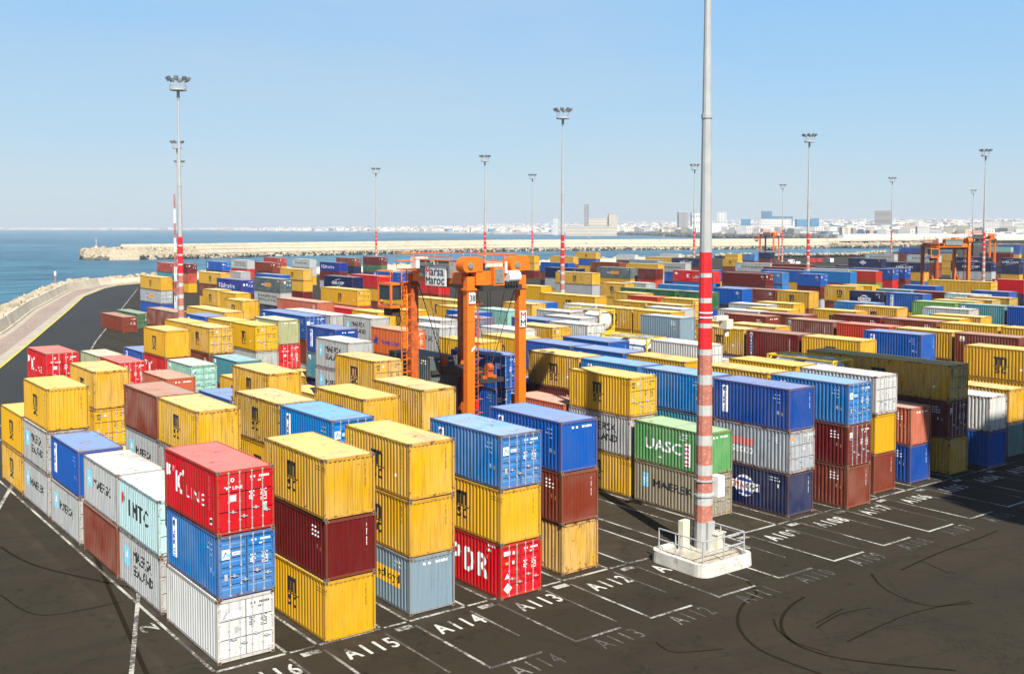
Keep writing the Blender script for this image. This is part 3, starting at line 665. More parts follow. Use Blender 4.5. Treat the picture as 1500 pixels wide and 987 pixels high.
# fittings only the near one has
m = MB(); m.box(.42,-.62,3.15,.95,-.05,4.25); m.build('white_cabinet', M['whitepaint'], mast0)
m = MB(); m.tube((0,0,4.0),(0,0,4.1),.52,12); m.tube((0,0,3.2),(0,0,3.3),.53,12); m.build('strap', M['mastgrey'], mast0)
m = MB(); m.box(.36,-.5,12.55,1.25,-.25,12.8); m.box(.85,-.75,12.1,1.35,-.2,12.6); m.tube((1.1,-.5,11.7),(1.1,-.5,12.1),.14,6); m.build('camera_bracket', M['cream'], mast0)
m = MB(); m.tube((0,0,12.95),(0,0,13.02),.40,12); m.tube((0,0,12.70),(0,0,12.77),.405,12); m.build('white_ring', M['whitepaint'], mast0)
m = MB(); m.tube((0,0,0),(0,0,.09),.85,12)
for i in range(12):
    a = 2*math.pi*i/12; m.tube((.72*math.cos(a),.72*math.sin(a),0),(.72*math.cos(a),.72*math.sin(a),.22),.05,6)
m.build('bolt_flange', M['galv'], mast0)
m = MB(); m.box(-.26,-.56,.35,.26,-.40,1.9); m.build('access_door', M['mastgrey'], mast0)
far_masts = [((52.2,146.3), 'tall red and white banded mast left of the yard beside the yellow stacks'),
 ((119.8,143.4), 'red and white banded mast in the middle, right of the orange straddle carrier'),
 ((196.7,149.1), 'red and white banded mast among the blue and yellow rows, right of centre'),
 ((272.6,149.4), 'slim banded mast beside the orange carriers at the right edge'),
 ((179.0,249.5), 'far banded mast directly above the orange straddle carrier'),
 ((259.6,242.6), 'far mast just left of the huge near mast'),
 ((186.3,325.6), 'small banded mast standing alone above the back stacks, left of the straddle carrier'),
 ((256.8,325.9), 'faint slim mast left of the middle banded mast'),
 ((393.2,255.9), 'slim banded mast against the white harbour wall'),
 ((415.0,329.8), 'very slim pale mast behind the small orange carrier on the far quay'),
 ((559.4,313.3), 'pale mast behind the farthest orange straddle carrier'),
 (tuple(polar(261.5,256))[:2], 'mast seen directly behind the tall left mast, lamps showing halfway up it'),
 (tuple(polar(264.5,331))[:2], 'farthest mast in line behind the tall left mast')]
mproto = None
for (x, y), lb in far_masts:
    if mproto is None: mproto = make_mast(lb); c = mproto
    else: c = copy_tree(mproto)
    c.location = (x, y, 0); c['label'] = lb; c.rotation_euler = (0,0,rr.uniform(0,.7))
# plinth
pe = empty('mast_plinth', (40.72, 37.35, 0)); tag(pe, 'white rounded concrete plinth under the huge near mast', 'plinth')
def rrect(hx, hy, r_, k=5):
    pts = []
    for cx_, cy_, a0 in ((hx-r_,hy-r_,0),(-hx+r_,hy-r_,90),(-hx+r_,-hy+r_,180),(hx-r_,-hy+r_,270)):
        for i in range(k+1): a = R(a0+90*i/k); pts.append((cx_+r_*math.cos(a), cy_+r_*math.sin(a)))
    return pts
m = MB(); O = rrect(2.0,2.0,.65); I = rrect(1.72,1.72,.42); n = len(O); H1 = .62
for i in range(n):
    j = (i+1)%n; m.quad((O[i][0],O[i][1],0),(O[j][0],O[j][1],0),(O[j][0]*.985,O[j][1]*.985,H1),(O[i][0]*.985,O[i][1]*.985,H1))
    m.quad((O[i][0]*.985,O[i][1]*.985,H1),(O[j][0]*.985,O[j][1]*.985,H1),(I[j][0],I[j][1],H1),(I[i][0],I[i][1],H1)); m.quad((I[i][0],I[i][1],H1),(I[j][0],I[j][1],H1),(I[j][0],I[j][1],.42),(I[i][0],I[i][1],.42))
m.build('kerb_ring', M['concrete'], pe)
m = MB(); m.poly([(x,y,.42) for x,y in I]); m.build('slab', simple('cream_slab',(.42,.38,.29),.9,0,.2,2,(.15,.12,.09),.5), pe)
re_ = empty('guard_railing', (40.76, 37.42, .5)); tag(re_, 'galvanised tubular railing round the foot of the huge near mast', 'railing')
def post_mesh():
    m = MB(); m.tube((0,0,-.1),(0,0,1.18),.04,6); return m.mesh('rail_post', M['galv'])
q = 1.55
posts = [(-q,q-1.2),(-q,q),(-q,0),(-q,-q),(0,-q),(q,-q),(q,-q+1.6),(q,q-.6),(q,q),(.9,q)]
for x, y in posts: link('rail_post', cached(('rp',), lambda: post_mesh()), re_, (x, y, 0))
def railbar(a, b):
    m = MB()
    for z in (.62, 1.18): m.tube((a[0],a[1],z),(b[0],b[1],z),.035,6)
    m.build('handrail', M['galv'], re_)
railbar((-q,q),(-q,-q)); railbar((-q,-q),(q,-q)); railbar((q,-q),(q,q)); railbar((q,q),(.9,q))
cab = MB(); cab.box(-.28,-.16,0,.28,.16,1.55)
o = cab.build('cable_cabinet', M['cream'], None, (40.65, 38.55, .42), .1); tag(o, 'narrow upright cream cabinet left of the mast foot inside the railing', 'cabinet')
cab = MB(); cab.box(-.35,-.25,0,.35,.25,.8); cab.box(-.4,-.3,.8,.4,.3,.86)
o = cab.build('cable_cabinet', M['cream'], None, (42.2, 37.6, .42), .15); tag(o, 'low cream cabinet right of the mast foot inside the railing', 'cabinet')
# ------------------------------------------------------------------ straddle carriers
def sign_text(name, s, parent, plane, pos, w_, h_, ink, bold=.05, flipv=False):
    """flat painted text; plane 'front' faces -Y, 'side' faces -X"""
    vs0, fs0, _ = text_polys(s, 0); me = bpy.data.meshes.new(name); x, y, z = pos; P = []; fs = []; b = .035
    for q, (dx, dy) in enumerate(((-b,0),(b,0),(0,b*.6),(0,-b*.6))):
        fs += [tuple(len(P)+j for j in f) for f in fs0]
        for u, v in vs0:
            if flipv: v = 1-v
            u += dx*h_/w_; v += dy; o_ = .0015*q
            P.append((x+u*w_, y-o_, z+v*h_) if plane == 'front' else (x-o_, y-u*w_, z+v*h_))
    me.from_pydata(P, [], fs); me.materials.append(M[ink]); return link(name, me, parent)
def wheelmesh():
    m = MB(); m.tube((-.26,0,0),(.26,0,0),.75,16); m.tube((-.28,0,0),(.28,0,0),.36,10,1); return m.mesh('wheel', [M['tyre'], M['orangedirty']])
def make_carrier(label, signs=True):
    e = empty('straddle_carrier'); tag(e, label, 'straddle carrier', 'orange straddle carriers in the yard')
    lx, ly = 2.23, 3.65
    for sx in (-1, 1):
        for sy in (-1, 1):
            m = MB(); m.box(sx*lx-.31, sy*ly-.25, 1.5, sx*lx+.31, sy*ly+.25, 14.1)
            for z in (4.2, 7.6, 11.0): m.box(sx*lx-.325, sy*ly-.265, z, sx*lx+.325, sy*ly+.265, z+.06)
            m.box(sx*lx-.42, sy*ly-.34, 13.15, sx*lx+.42, sy*ly+.34, 13.3)
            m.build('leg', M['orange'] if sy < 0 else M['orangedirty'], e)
    for sx in (-1, 1):
        m = MB(); m.box(sx*lx-.40, -4.9, .95, sx*lx+.40, 4.9, 1.55); m.build('sill_beam', M['orangedirty'], e)
        for y in (-4.0, -1.6, 1.6, 4.0): link('wheel', cached(('cw',), lambda: wheelmesh()), e, (sx*lx, y, .75))
        m = MB(); m.box(sx*lx-.32, -3.2, 13.55, sx*lx+.32, 3.2, 14.35); m.build('side_girder', M['orange'], e)
    m = MB(); m.box(-1.86, -4.0, 13.5, 1.86, -3.4, 14.45); m.build('cross_beam', M['orange'], e)
    m = MB(); m.box(-1.86, 3.4, 13.5, 1.86, 4.0, 14.45); m.build('cross_beam', M['orangedirty'], e)
    for x0, x1 in ((-3.0, -1.35), (1.05, 2.75)):           # hoist sheave housings with round fronts
        m = MB(); K = 10; prev = None
        prof = [(x1, 14.45), (x1, 15.25), (x1-.25, 15.45), (x0+.65, 15.45)]+[(x0+.62+.60*math.cos(R(100+i*16)), 14.85+.60*math.sin(R(100+i*16))) for i in range(8)]+[(x0+.30, 14.40)]
        a = [(x, -4.05, z) for x, z in prof]; b = [(x, -3.1, z) for x, z in prof]; m.poly(a); m.poly(list(reversed(b)))
        for i in range(len(prof)): j = (i+1) % len(prof); m.quad(a[i], b[i], b[j], a[j])
        m.build('sheave_housing', M['orange'], e)
        m = MB(); m.tube((x0+.62, -4.13, 14.85), (x0+.62, -4.0, 14.85), .22, 12); m.build('sheave', M['machine'], e)
    m = MB(); m.box(-.62,-4.35,13.45,.30,-3.95,14.75); m.build('radiator_frame', M['orange'], e)
    m = MB(); m.box(-.50,-4.40,13.6,.18,-4.34,14.62)
    for i in range(7): m.box(-.50,-4.42,13.66+i*.14,.18,-4.40,13.70+i*.14)
    m.build('radiator_grille', M['machine'], e)
    m = MB(); m.tube((.55,-4.25,14.05),(1.55,-4.25,14.05),.42,14); m.tube((.5,-4.25,14.3),(.5,-4.25,15.1),.10,8); m.build('air_tank', M['whitepaint'], e, smooth=False)
    m = MB(); m.box(-1.5,-4.3,13.1,1.9,-3.3,13.48)
    for i in range(5): m.box(.35+i*.24,-4.5,13.45,.48+i*.24,-4.0,13.75)
    m.build('under_machinery', M['underside'], e)
    m = MB(); m.box(-2.75,-2.0,13.95,-1.75,1.9,15.15); m.box(-2.80,-2.05,15.15,-1.70,1.95,15.22); m.build('electrical_house', M['machine'], e)
    m = MB(); m.box(-1.7,-2.6,14.35,1.7,2.6,14.45)
    for y in (-1.6,0,1.6): m.box(-1.7,y-.2,13.7,1.7,y+.2,14.35)
    m.box(-.9,-1.2,14.45,.9,1.4,15.0); m.build('hoist_deck', M['underside'], e)
    m = MB(); m.tube((-1.3,-.6,13.5),(1.3,-.6,13.5),.42,10); m.tube((-1.3,1.2,13.5),(1.3,1.2,13.5),.42,10); m.build('hoist_drum', M['machine'], e)
    # driver's cab and its landing, hung outside the far left corner
    m = MB(); m.box(-3.9,4.1,11.5,-2.6,6.0,11.7); m.box(-3.9,4.1,11.7,-3.75,4.25,13.2); m.box(-2.75,4.1,11.7,-2.6,4.25,13.2); m.box(-3.9,5.85,11.7,-3.75,6.0,13.2); m.box(-3.9,4.1,13.2,-2.6,6.0,13.35); m.build('cab', M['orange'], e)
    m = MB(); m.box(-3.85,4.2,12.1,-2.7,5.9,13.2); m.build('cab_window', M['glass'], e)
    m = MB(); m.box(-3.6,4.4,10.9,-2.9,5.6,11.5); m.build('cab_underframe', M['underside'], e)
    # railings along the top
    def rail(pts, z, h=1.1, name='railing'):
        m = MB()
        for a, b in zip(pts, pts[1:]):
            for zz in (z+h*.5, z+h): m.tube((a[0],a[1],zz),(b[0],b[1],zz),.035,4)
            n = max(1, int(math.dist(a,b)/1.2))
            for i in range(n+1): m.tube((a[0]+(b[0]-a[0])*i/n, a[1]+(b[1]-a[1])*i/n, z),(a[0]+(b[0]-a[0])*i/n, a[1]+(b[1]-a[1])*i/n, z+h),.03,4)
        m.build(name, M['orange'], e)
    rail([(-3.1,2.2),(-3.1,4.6),(-1.2,4.6),(1.8,4.6),(1.8,2.9)], 14.45); rail([(-3.0,-2.4),(-3.0,2.2)], 14.9, .55); rail([(-1.0,-3.0),(1.2,-3.0),(2.7,-2.6),(2.7,3.2)], 14.45)
    rail([(-3.9,4.1),(-3.9,6.0),(-2.6,6.0)], 13.35, .9)
    m = MB(); m.box(-3.1,2.2,14.35,1.8,4.6,14.42); m.build('walkway', M['orangedirty'], e)
    m = MB(); m.box(-2.6,2.6,14.5,-1.6,3.4,15.3); m.box(-1.3,2.7,14.5,-.5,3.3,15.0); m.build('equipment_box', M['whitepaint'], e)
    def ladder(x, y, z0, z1, mat, dx=.22):
        m = MB()
        for s_ in (-dx, dx): m.beam((x+s_,y,z0),(x+s_,y,z1),.06,.06)
        n = int((z1-z0)/.32)
        for i in range(n): m.beam((x-dx,y,z0+.3+i*.32),(x+dx,y,z0+.3+i*.32),.035,.035)
        for i in range(n//3):
            zz = z0+2.4+i*.95
            if zz < z1: m.beam((x-dx-.1,y-.45,zz),(x+dx+.1,y-.45,zz),.03,.04); m.beam((x-dx-.1,y-.45,zz),(x-dx,y,zz),.03,.04); m.beam((x+dx+.1,y-.45,zz),(x+dx,y,zz),.03,.04)
        m.build('ladder', M[mat], e)
    ladder(-2.95, 3.75, 1.6, 14.4, 'orange'); ladder(-1.45, -3.3, 2.2, 13.6, 'orangedirty')
    # spreader and ropes
    m = MB(); m.box(-.35,-3.0,6.6,.35,3.0,7.0); m.box(-1.2,-3.05,6.5,1.2,-2.7,6.8); m.box(-1.2,2.7,6.5,1.2,3.05,6.8); m.box(-.8,-1.2,6.9,.8,1.2,7.3); m.build('spreader', M['underside'], e)
    for y in (-2.9, 2.9):
        m = MB(); m.box(-.25,y-.2,6.9,.25,y+.2,7.7); m.tube((-.2,y,7.55),(.2,y,7.55),.33,10); m.box(-.6,y-.12,6.75,.6,y+.12,7.0); m.build('sheave_block', M['orangedirty'], e)
    m = MB()
    for x, y in ((-.2,-2.9),(.2,-2.9),(-.2,2.9),(.2,2.9)):
        m.tube((x,y,7.6),(x*7,y*1.05,13.6),.02,4); m.tube((x*.6,y,7.6),(x*.6,y,13.6),.02,4)
    m.tube((.1,-2.9,7.4),(2.0,-3.4,13.3),.035,4); m.tube((-.1,2.9,7.4),(-1.9,3.4,13.3),.035,4); m.build('hoist_rope', M['underside'], e)
    m = MB(); m.box(-1.85,-3.95,1.6,-1.2,-3.3,2.3); m.box(1.2,-4.6,1.3,1.9,-3.9,2.1); m.build('hydraulic_box', M['underside'], e)
    if signs:
        m = MB(); m.box(-2.86,-1.70,13.35,-2.80,.95,14.72); m.build('sign_board', M['whitepaint'], e)
        sign_text('sign_letter', 'M', e, 'side', (-2.87,.86,14.08), .52, .55, 'redink', .05); sign_text('sign_text', 'arsa', e, 'side', (-2.87,.28,14.08), 1.72, .42, 'black', .03)
        sign_text('sign_letter', 'M', e, 'side', (-2.87,.86,13.46), .52, .50, 'black', .05); sign_text('sign_text', 'aroc', e, 'side', (-2.87,.28,13.46), 1.78, .42, 'black', .03)
        m = MB(); m.box(-2.80,-.10,14.78,-2.76,.42,15.12); m.build('number_plate', M['whitepaint'], e); sign_text('number_text', '38', e, 'side', (-2.81,.38,14.84), .42, .22, 'black')
        m = MB(); m.box(-2.45,-3.99,12.25,-1.93,-3.94,13.0); m.build('number_plate', M['whitepaint'], e); sign_text('number_text', '38', e, 'front', (-2.41,-4.0,12.4), .44, .45, 'black')
        m = MB(); m.box(1.93,-3.99,10.4,2.53,-3.94,11.55); m.build('sign_board', M['whitepaint'], e)
        sign_text('sign_letter', 'M', e, 'front', (2.0,-4.0,10.98), .46, .50, 'redink', .06); sign_text('sign_letter', 'M', e, 'front', (2.0,-4.0,10.46), .46, .46, 'black', .06)
        m = MB(); m.poly([(-2.25,-3.945,8.9),(-1.95,-3.945,9.1),(-1.9,-3.945,9.35),(-2.2,-3.945,9.15)]); m.build('sticker', M['whitepaint'], e)
        m = MB(); m.tube((-1.8,-4.05,4.9),(-1.8,-4.05,5.5),.11,8); m.build('fire_extinguisher', M['mastred'], e)
    return e
sc = make_carrier('large orange straddle carrier with white lettered sign board working among the stacks'); sc.location = (43.56, 63.15, 0)
proto2 = make_carrier('small orange straddle carrier far off on the quay by the parked cars', False)
p = polar(1127, 500); proto2.location = (p.x, p.y, 0); proto2.rotation_euler = (0,0,.1)
c = copy_tree(proto2); p = polar(1385, 212); c.location = (p.x, p.y, 0); c.rotation_euler = (0,0,1.15); c['label'] = 'dark rusty orange straddle carrier between navy containers at right'
c = copy_tree(proto2); p = polar(1437, 352); c.location = (p.x, p.y, 0); c.rotation_euler = (0,0,.15); c['label'] = 'farthest right orange straddle carrier beside the slim banded mast'
# ------------------------------------------------------------------ quay crane beyond the right edge; its shadow darkens the lane heads
qc = empty('quay_crane', (57, -10, 0)); tag(qc, 'tall grey quay crane standing just outside the right edge of the photograph', 'quay crane')
m = MB()
for x, y in ((-6,-18),(-6,4),(12,-18),(12,4)): m.box(x-.7,y-.7,0,x+.7,y+.7,44)
for y in (-18,4): m.box(-6,y-.6,14,12,y+.6,15.4)
m.build('portal_leg', M['machine'], qc)
m = MB(); m.box(-9.0,-34,44,34,4.6,50); m.box(-6.4,4.6,44,2,7.0,50); m.build('machinery_house', M['machine'], qc)
m = MB(); m.box(-2.6,8.7,44,3.1,30.5,46.5); m.box(-2.0,5,44.5,8.5,13.6,45.5); m.box(3.1,8.7,44.2,11,14.0,45.6); m.build('boom_girder', M['machine'], qc)
m = MB()
for i in range(14): m.beam((-8.8+i*.9, 4.5, 44.5+.1*(i%3)), (-8.2+i*.9, 5.6+(i*7%5)*.5, 44.6), .5, .6)
m.build('platform_edge', M['machine'], qc)
# ------------------------------------------------------------------ lattice masts
def lattice(x, y, h, w_, label):
    e = empty('lattice_mast', (x, y, 0)); tag(e, label, 'lattice mast', 'thin red and white lattice masts'); n = max(4, int(h/2.4)); dz = h/n
    for i in range(n):
        m = MB(); a = w_*(1-.5*i/n)/2; b = w_*(1-.5*(i+1)/n)/2; c4 = ((-1,-1),(1,-1),(1,1),(-1,1))
        for j, (sx, sy) in enumerate(c4):
            tx, ty = c4[(j+1) % 4]
            m.beam((sx*a,sy*a,i*dz),(sx*b,sy*b,(i+1)*dz),.06,.06); m.beam((sx*a,sy*a,i*dz),(tx*b,ty*b,(i+1)*dz),.035,.035); m.beam((sx*a,sy*a,i*dz),(tx*a,ty*a,i*dz),.035,.035)
        m.build('red_section' if i % 2 == 0 else 'white_section', M['mastfaded'] if i % 2 == 0 else M['whitepaint'], e)
    return e
p = polar(256.5, 190); lattice(p.x, p.y, 23.5, .36, 'thin red and white lattice mast close beside the tall left mast')
for x, dd, h in ((863, 985, 15), (972, 1015, 16), (1211, 590, 17)):
    p = polar(x, dd); e = lattice(p.x, p.y, h, 2.2, {863:'pale lattice mast on the breakwater near the middle mast', 972:'pale lattice mast on the breakwater left of the huge near mast', 1211:'pale lattice mast on the far quay right of the striped mast'}[x])
p = polar(80, 298); e = empty('channel_marker', (p.x, p.y, 0.0)); tag(e, 'short red post with white top on the bend of the sea wall', 'marker')
m = MB(); m.tube((0,0,0),(0,0,3.9),.22,8); m.build('marker_post', M['mastfaded'], e); m = MB(); m.tube((0,0,3.9),(0,0,5.1),.32,8); m.build('marker_top', M['whitepaint'], e)
# ------------------------------------------------------------------ vehicles parked on the far quay
def car(x, dd, body, label, rz, van=False):
    p = polar(x, dd); e = empty('parked_van' if van else 'parked_car', (p.x, p.y, 0), rz); tag(e, label, 'van' if van else 'car', 'vehicles parked on the far quay')
    m = MB(); L = 5.2 if van else 4.4; h = 1.1 if van else .85
    side = [(-L/2,.35),(L/2,.35),(L/2,h*.85),(L/2-.2,h),(L*.28,h+.02)]+([(L*.24,2.2),(-L/2+.1,2.25),(-L/2,1.9)] if van else [(L*.12,1.42),(-L*.22,1.45),(-L*.38,h+.05),(-L/2,h)])
    a = [(u,-.85,z) for u, z in side]; b = [(u,.85,z) for u, z in side]; m.poly(a); m.poly(list(reversed(b)))
    for i in range(len(side)): j = (i+1) % len(side); m.quad(a[i],b[i],b[j],a[j])
    m.build('body', M[body], e)
    m = MB(); m.box(-L*.20,-.87,h+.08,L*.12,.87,h+(.75 if van else .45)); m.build('window', M['glass'], e)
    for u in (-L*.31, L*.31):
        for v in (-.86,.86):
            k = MB(); k.tube((0,-.1,0),(0,.1,0),.34,10); k.build('wheel', M['tyre'], e, (u, v, .34))
car(1160, 505, 'carwhite', 'leftmost white van parked on the far quay', .3, True); car(1170, 500, 'carwhite', 'white car parked between the two vans and the banded mast', .5)
car(1192, 520, 'carred', 'left of the two red vehicles parked on the far quay', .2, True); car(1202, 522, 'carred', 'right of the two red vehicles parked on the far quay', .4, True)
car(1216, 525, 'carwhite', 'white van parked farthest right on the far quay', 1.0, True)

# ------------------------------------------------------------------ sea haze: one closed box of thin even air
m = MB(); m.box(-9000, -700, -6, 14500, 17000, 95); hz = m.build('haze', [])
vm = bpy.data.materials.new('thin_sea_haze'); vm.use_nodes = True; vt = vm.node_tree; vt.nodes.clear()
vo = vt.nodes.new('ShaderNodeOutputMaterial'); pv = vt.nodes.new('ShaderNodeVolumePrincipled'); pv.inputs['Density'].default_value = 0.00012; pv.inputs['Color'].default_value = (.86,.93,1,1); pv.inputs['Anisotropy'].default_value = .1
vt.links.new(pv.outputs[0], vo.inputs['Volume']); hz.data.materials.append(vm); tag(hz, None, None, None, 'stuff')
# ------------------------------------------------------------------ shipping containers
CW, CH = 2.438, 2.591
CLEN = {20: 6.058, 40: 12.192}
COL = {'white': (0.576,0.576,0.544), 'gwhite': (0.4,0.416,0.408), 'gwhite2': (0.336,0.368,0.4), 'aqua': (0.44,0.64,0.632), 'lblue': (0.0024,0.164,0.464),
 'blue': (.002,.082,.36), 'dblue': (.0015,.058,.30), 'navy': (0.0024,0.012,0.068), 'red': (0.544,0.0032,0.0096), 'ored': (0.496,0.036,0.012),
 'yellow': (.64,.345,.006), 'oldyellow': (0.496,0.296,0.024), 'yellowrust': (0.624,0.352,0.048), 'rust': (.18,.027,.010), 'rust2': (0.368,0.032,0.02),
 'maroon': (0.128,0.008,0.008), 'salmon': (0.48,0.104,0.048), 'steel': (0.208,0.296,0.352), 'olive': (0.36,0.376,0.2), 'mint': (0.224,0.48,0.384),
 'teal': (0.048,0.24,0.304), 'teal2': (0.16,0.272,0.28), 'dgrey': (0.068,0.108,0.112), 'green': (0.08,0.304,0.088), 'dgreen': (0.012,0.112,0.04),
 'grass': (0.096,0.32,0.04), 'beige': (0.304,0.264,0.176), 'cyan': (0.048,0.24,0.336), 'orange': (0.624,0.112,0.0096), 'saf': (0.0032,0.024,0.224),
 'tank': (0.48,0.48,0.48), 'purple': (0.128,0.12,0.208)}
PROFS = {}
def profile(L, pitch, depth, margin):
    """corrugation: list of (position, inset)"""
    k = (round(L,3), pitch, depth, margin)
    if k in PROFS: return PROFS[k]
    n = round((L-2*margin)/pitch); p = (L-2*margin)/n; pts = [(margin, depth)]
    for i in range(n):
        a = margin+i*p
        pts += [(a+.10*p, depth), (a+.27*p, 0.0), (a+.60*p, 0.0), (a+.77*p, depth)]
    pts.append((L-margin, depth)); PROFS[k] = pts
    return pts
def inset(pts, x):
    if x <= pts[0][0] or x >= pts[-1][0]: return 0.0
    for (a, da), (b, db) in zip(pts, pts[1:]):
        if a <= x <= b: return da if b-a < 1e-6 else da+(db-da)*(x-a)/(b-a)
    return 0.0
SIDE = {n: profile(CLEN[n], .275, .036, .10) for n in (20, 40)}
ENDP = profile(CW, .225, .045, .12)
def side_mesh(n, right=False):
    m = MB(); x = lambda d_: (CW-.014-d_) if right else (.014+d_)
    for (a, da), (b, db) in zip(SIDE[n], SIDE[n][1:]):
        m.quad((x(da),a,.15), (x(db),b,.15), (x(db),b,CH-.10), (x(da),a,CH-.10))
    return m.mesh('side_panel', M['paint'])
def end_mesh(back, L):
    m = MB(); y = (lambda d_: L-.016-d_) if back else (lambda d_: .016+d_)
    for (a, da), (b, db) in zip(ENDP, ENDP[1:]):
        m.quad((a,y(da),.15), (b,y(db),.15), (b,y(db),CH-.13), (a,y(da),CH-.13))
    return m.mesh('end_panel', M['paint'])
def roof_mesh(n):
    L = CLEN[n]; m = MB(); k = round((L-.5)/.26); p = (L-.5)/k; z0 = CH-.018
    m.quad((.03,.06,z0),(CW-.03,.06,z0),(CW-.03,.25,z0),(.03,.25,z0)); m.quad((.03,L-.25,z0),(CW-.03,L-.25,z0),(CW-.03,L-.06,z0),(.03,L-.06,z0))
    for i in range(k):
        a = .25+i*p
        for y0, y1, za, zb in ((a,a+.2*p,z0,z0-.022),(a+.2*p,a+.5*p,z0-.022,z0-.022),(a+.5*p,a+.7*p,z0-.022,z0),(a+.7*p,a+p,z0,z0)):
            m.quad((.05,y0,za),(CW-.05,y0,za),(CW-.05,y1,zb),(.05,y1,zb))
    m.quad((.03,.06,z0),(.05,.06,z0),(.05,L-.06,z0-.023),(.03,L-.06,z0-.023)); m.quad((CW-.05,.06,z0-.023),(CW-.03,.06,z0),(CW-.03,L-.06,z0),(CW-.05,L-.06,z0-.023))
    return m.mesh('roof_panel', M['roof'])
def frame_mesh(n):
    L = CLEN[n]; m = MB(); C_ = .115
    for x0 in (.004, CW-.094):
        for y0 in (.006, L-.116): m.box(x0, y0, C_, x0+.09, y0+.11, CH-C_)                  # posts
    for x0 in (0.008, CW-.063): m.box(x0, .12, CH-.098, x0+.055, L-.12, CH-.012)            # top rails
    for x0 in (.03, CW-.085): m.box(x0, .12, .045, x0+.055, L-.12, .16)                      # bottom rails
    for y0 in (.008, L-.078):
        m.box(.10, y0, CH-.135, CW-.10, y0+.07, CH-.014); m.box(.10, y0, .05, CW-.10, y0+.07, .155)
    m.box(.06, .08, .08, CW-.06, L-.08, .13, 2)                                               # floor
    for x0 in (0, CW-.162):
        for y0 in (0, L-.178):
            for z0 in (0, CH-.118): m.box(x0, y0, z0, x0+.162, y0+.178, z0+.118, 1)
    for x0 in (-.001, CW-.161):                                                              # hand holes of the castings
        xx = x0 if x0 < 0 else CW+.001
        for y0 in (.05, L-.13):
            for z0 in (.03, CH-.09):
                m.box(min(xx, xx-.002 if x0 < 0 else xx), y0, z0, xx+.002, y0+.08, z0+.06, 3)
    for x0 in (.045, CW-.125):
        for z0 in (.03, CH-.09): m.box(x0, -.002, z0, x0+.08, .0, z0+.06, 3)
    return m.mesh('frame', [M['frame'], M['casting'], M['underside'], M['dark']])
def door_mesh(left, ribs):
    m = MB(); a, b = (.10, CW/2-.012) if left else (CW/2+.012, CW-.10); z0, z1 = .16, CH-.14
    m.quad((a,.09,z0),(b,.09,z0),(b,.09,z1),(a,.09,z1), 1)
    if ribs:                                                  # pressed horizontal channels
        k = ribs; h = (z1-z0-.12)/k
        m.box(a+.008,.040,z0,a+.06,.055,z1); m.box(b-.06,.040,z0,b-.008,.055,z1)
        m.box(a+.06,.040,z0,b-.06,.055,z0+.06); m.box(a+.06,.040,z1-.06,b-.06,.055,z1)
        for i in range(k):
            za = z0+.06+i*h
            m.quad((a+.06,.040,za),(b-.06,.040,za),(b-.06,.040,za+h*.45),(a+.06,.040,za+h*.45))
            m.quad((a+.06,.040,za+h*.45),(b-.06,.040,za+h*.45),(b-.06,.075,za+h*.58),(a+.06,.075,za+h*.58))
            m.quad((a+.06,.075,za+h*.58),(b-.06,.075,za+h*.58),(b-.06,.075,za+h*.86),(a+.06,.075,za+h*.86))
            m.quad((a+.06,.075,za+h*.86),(b-.06,.075,za+h*.86),(b-.06,.040,za+h),(a+.06,.040,za+h))
    else:
        h = (z1-z0)/3
        for i in range(3):
            za = z0+i*h; m.box(a+.008,.034,za+.025,b-.008,.088,za+h-.025)
    for i in range(4):                                        # hinges
        zz = z0+.18+i*(z1-z0-.36)/3
        m.box(*( (a-.07,.0,zz-.04,a+.05,.034,zz+.04) if left else (b-.05,.0,zz-.04,b+.07,.034,zz+.04) ))
    return m.mesh('door', [M['paint'], M['dark']])
def bar_mesh(x):
    m = MB(); m.tube((x,.012,.10),(x,.012,CH-.06),.021,6)
    for z in (.13,.55,1.3,2.1,CH-.10): m.box(x-.04,-.004,z-.03,x+.04,.036,z+.03)
    return m.mesh('locking_bar', M['galv'])
def handle_mesh(x, z):
    m = MB(); m.beam((x,.0,z),(x+.34,.0,z-.03),.02,.035); m.box(x+.15,-.012,z-.07,x+.22,.03,z+.05)
    return m.mesh('door_handle', M['galv'])
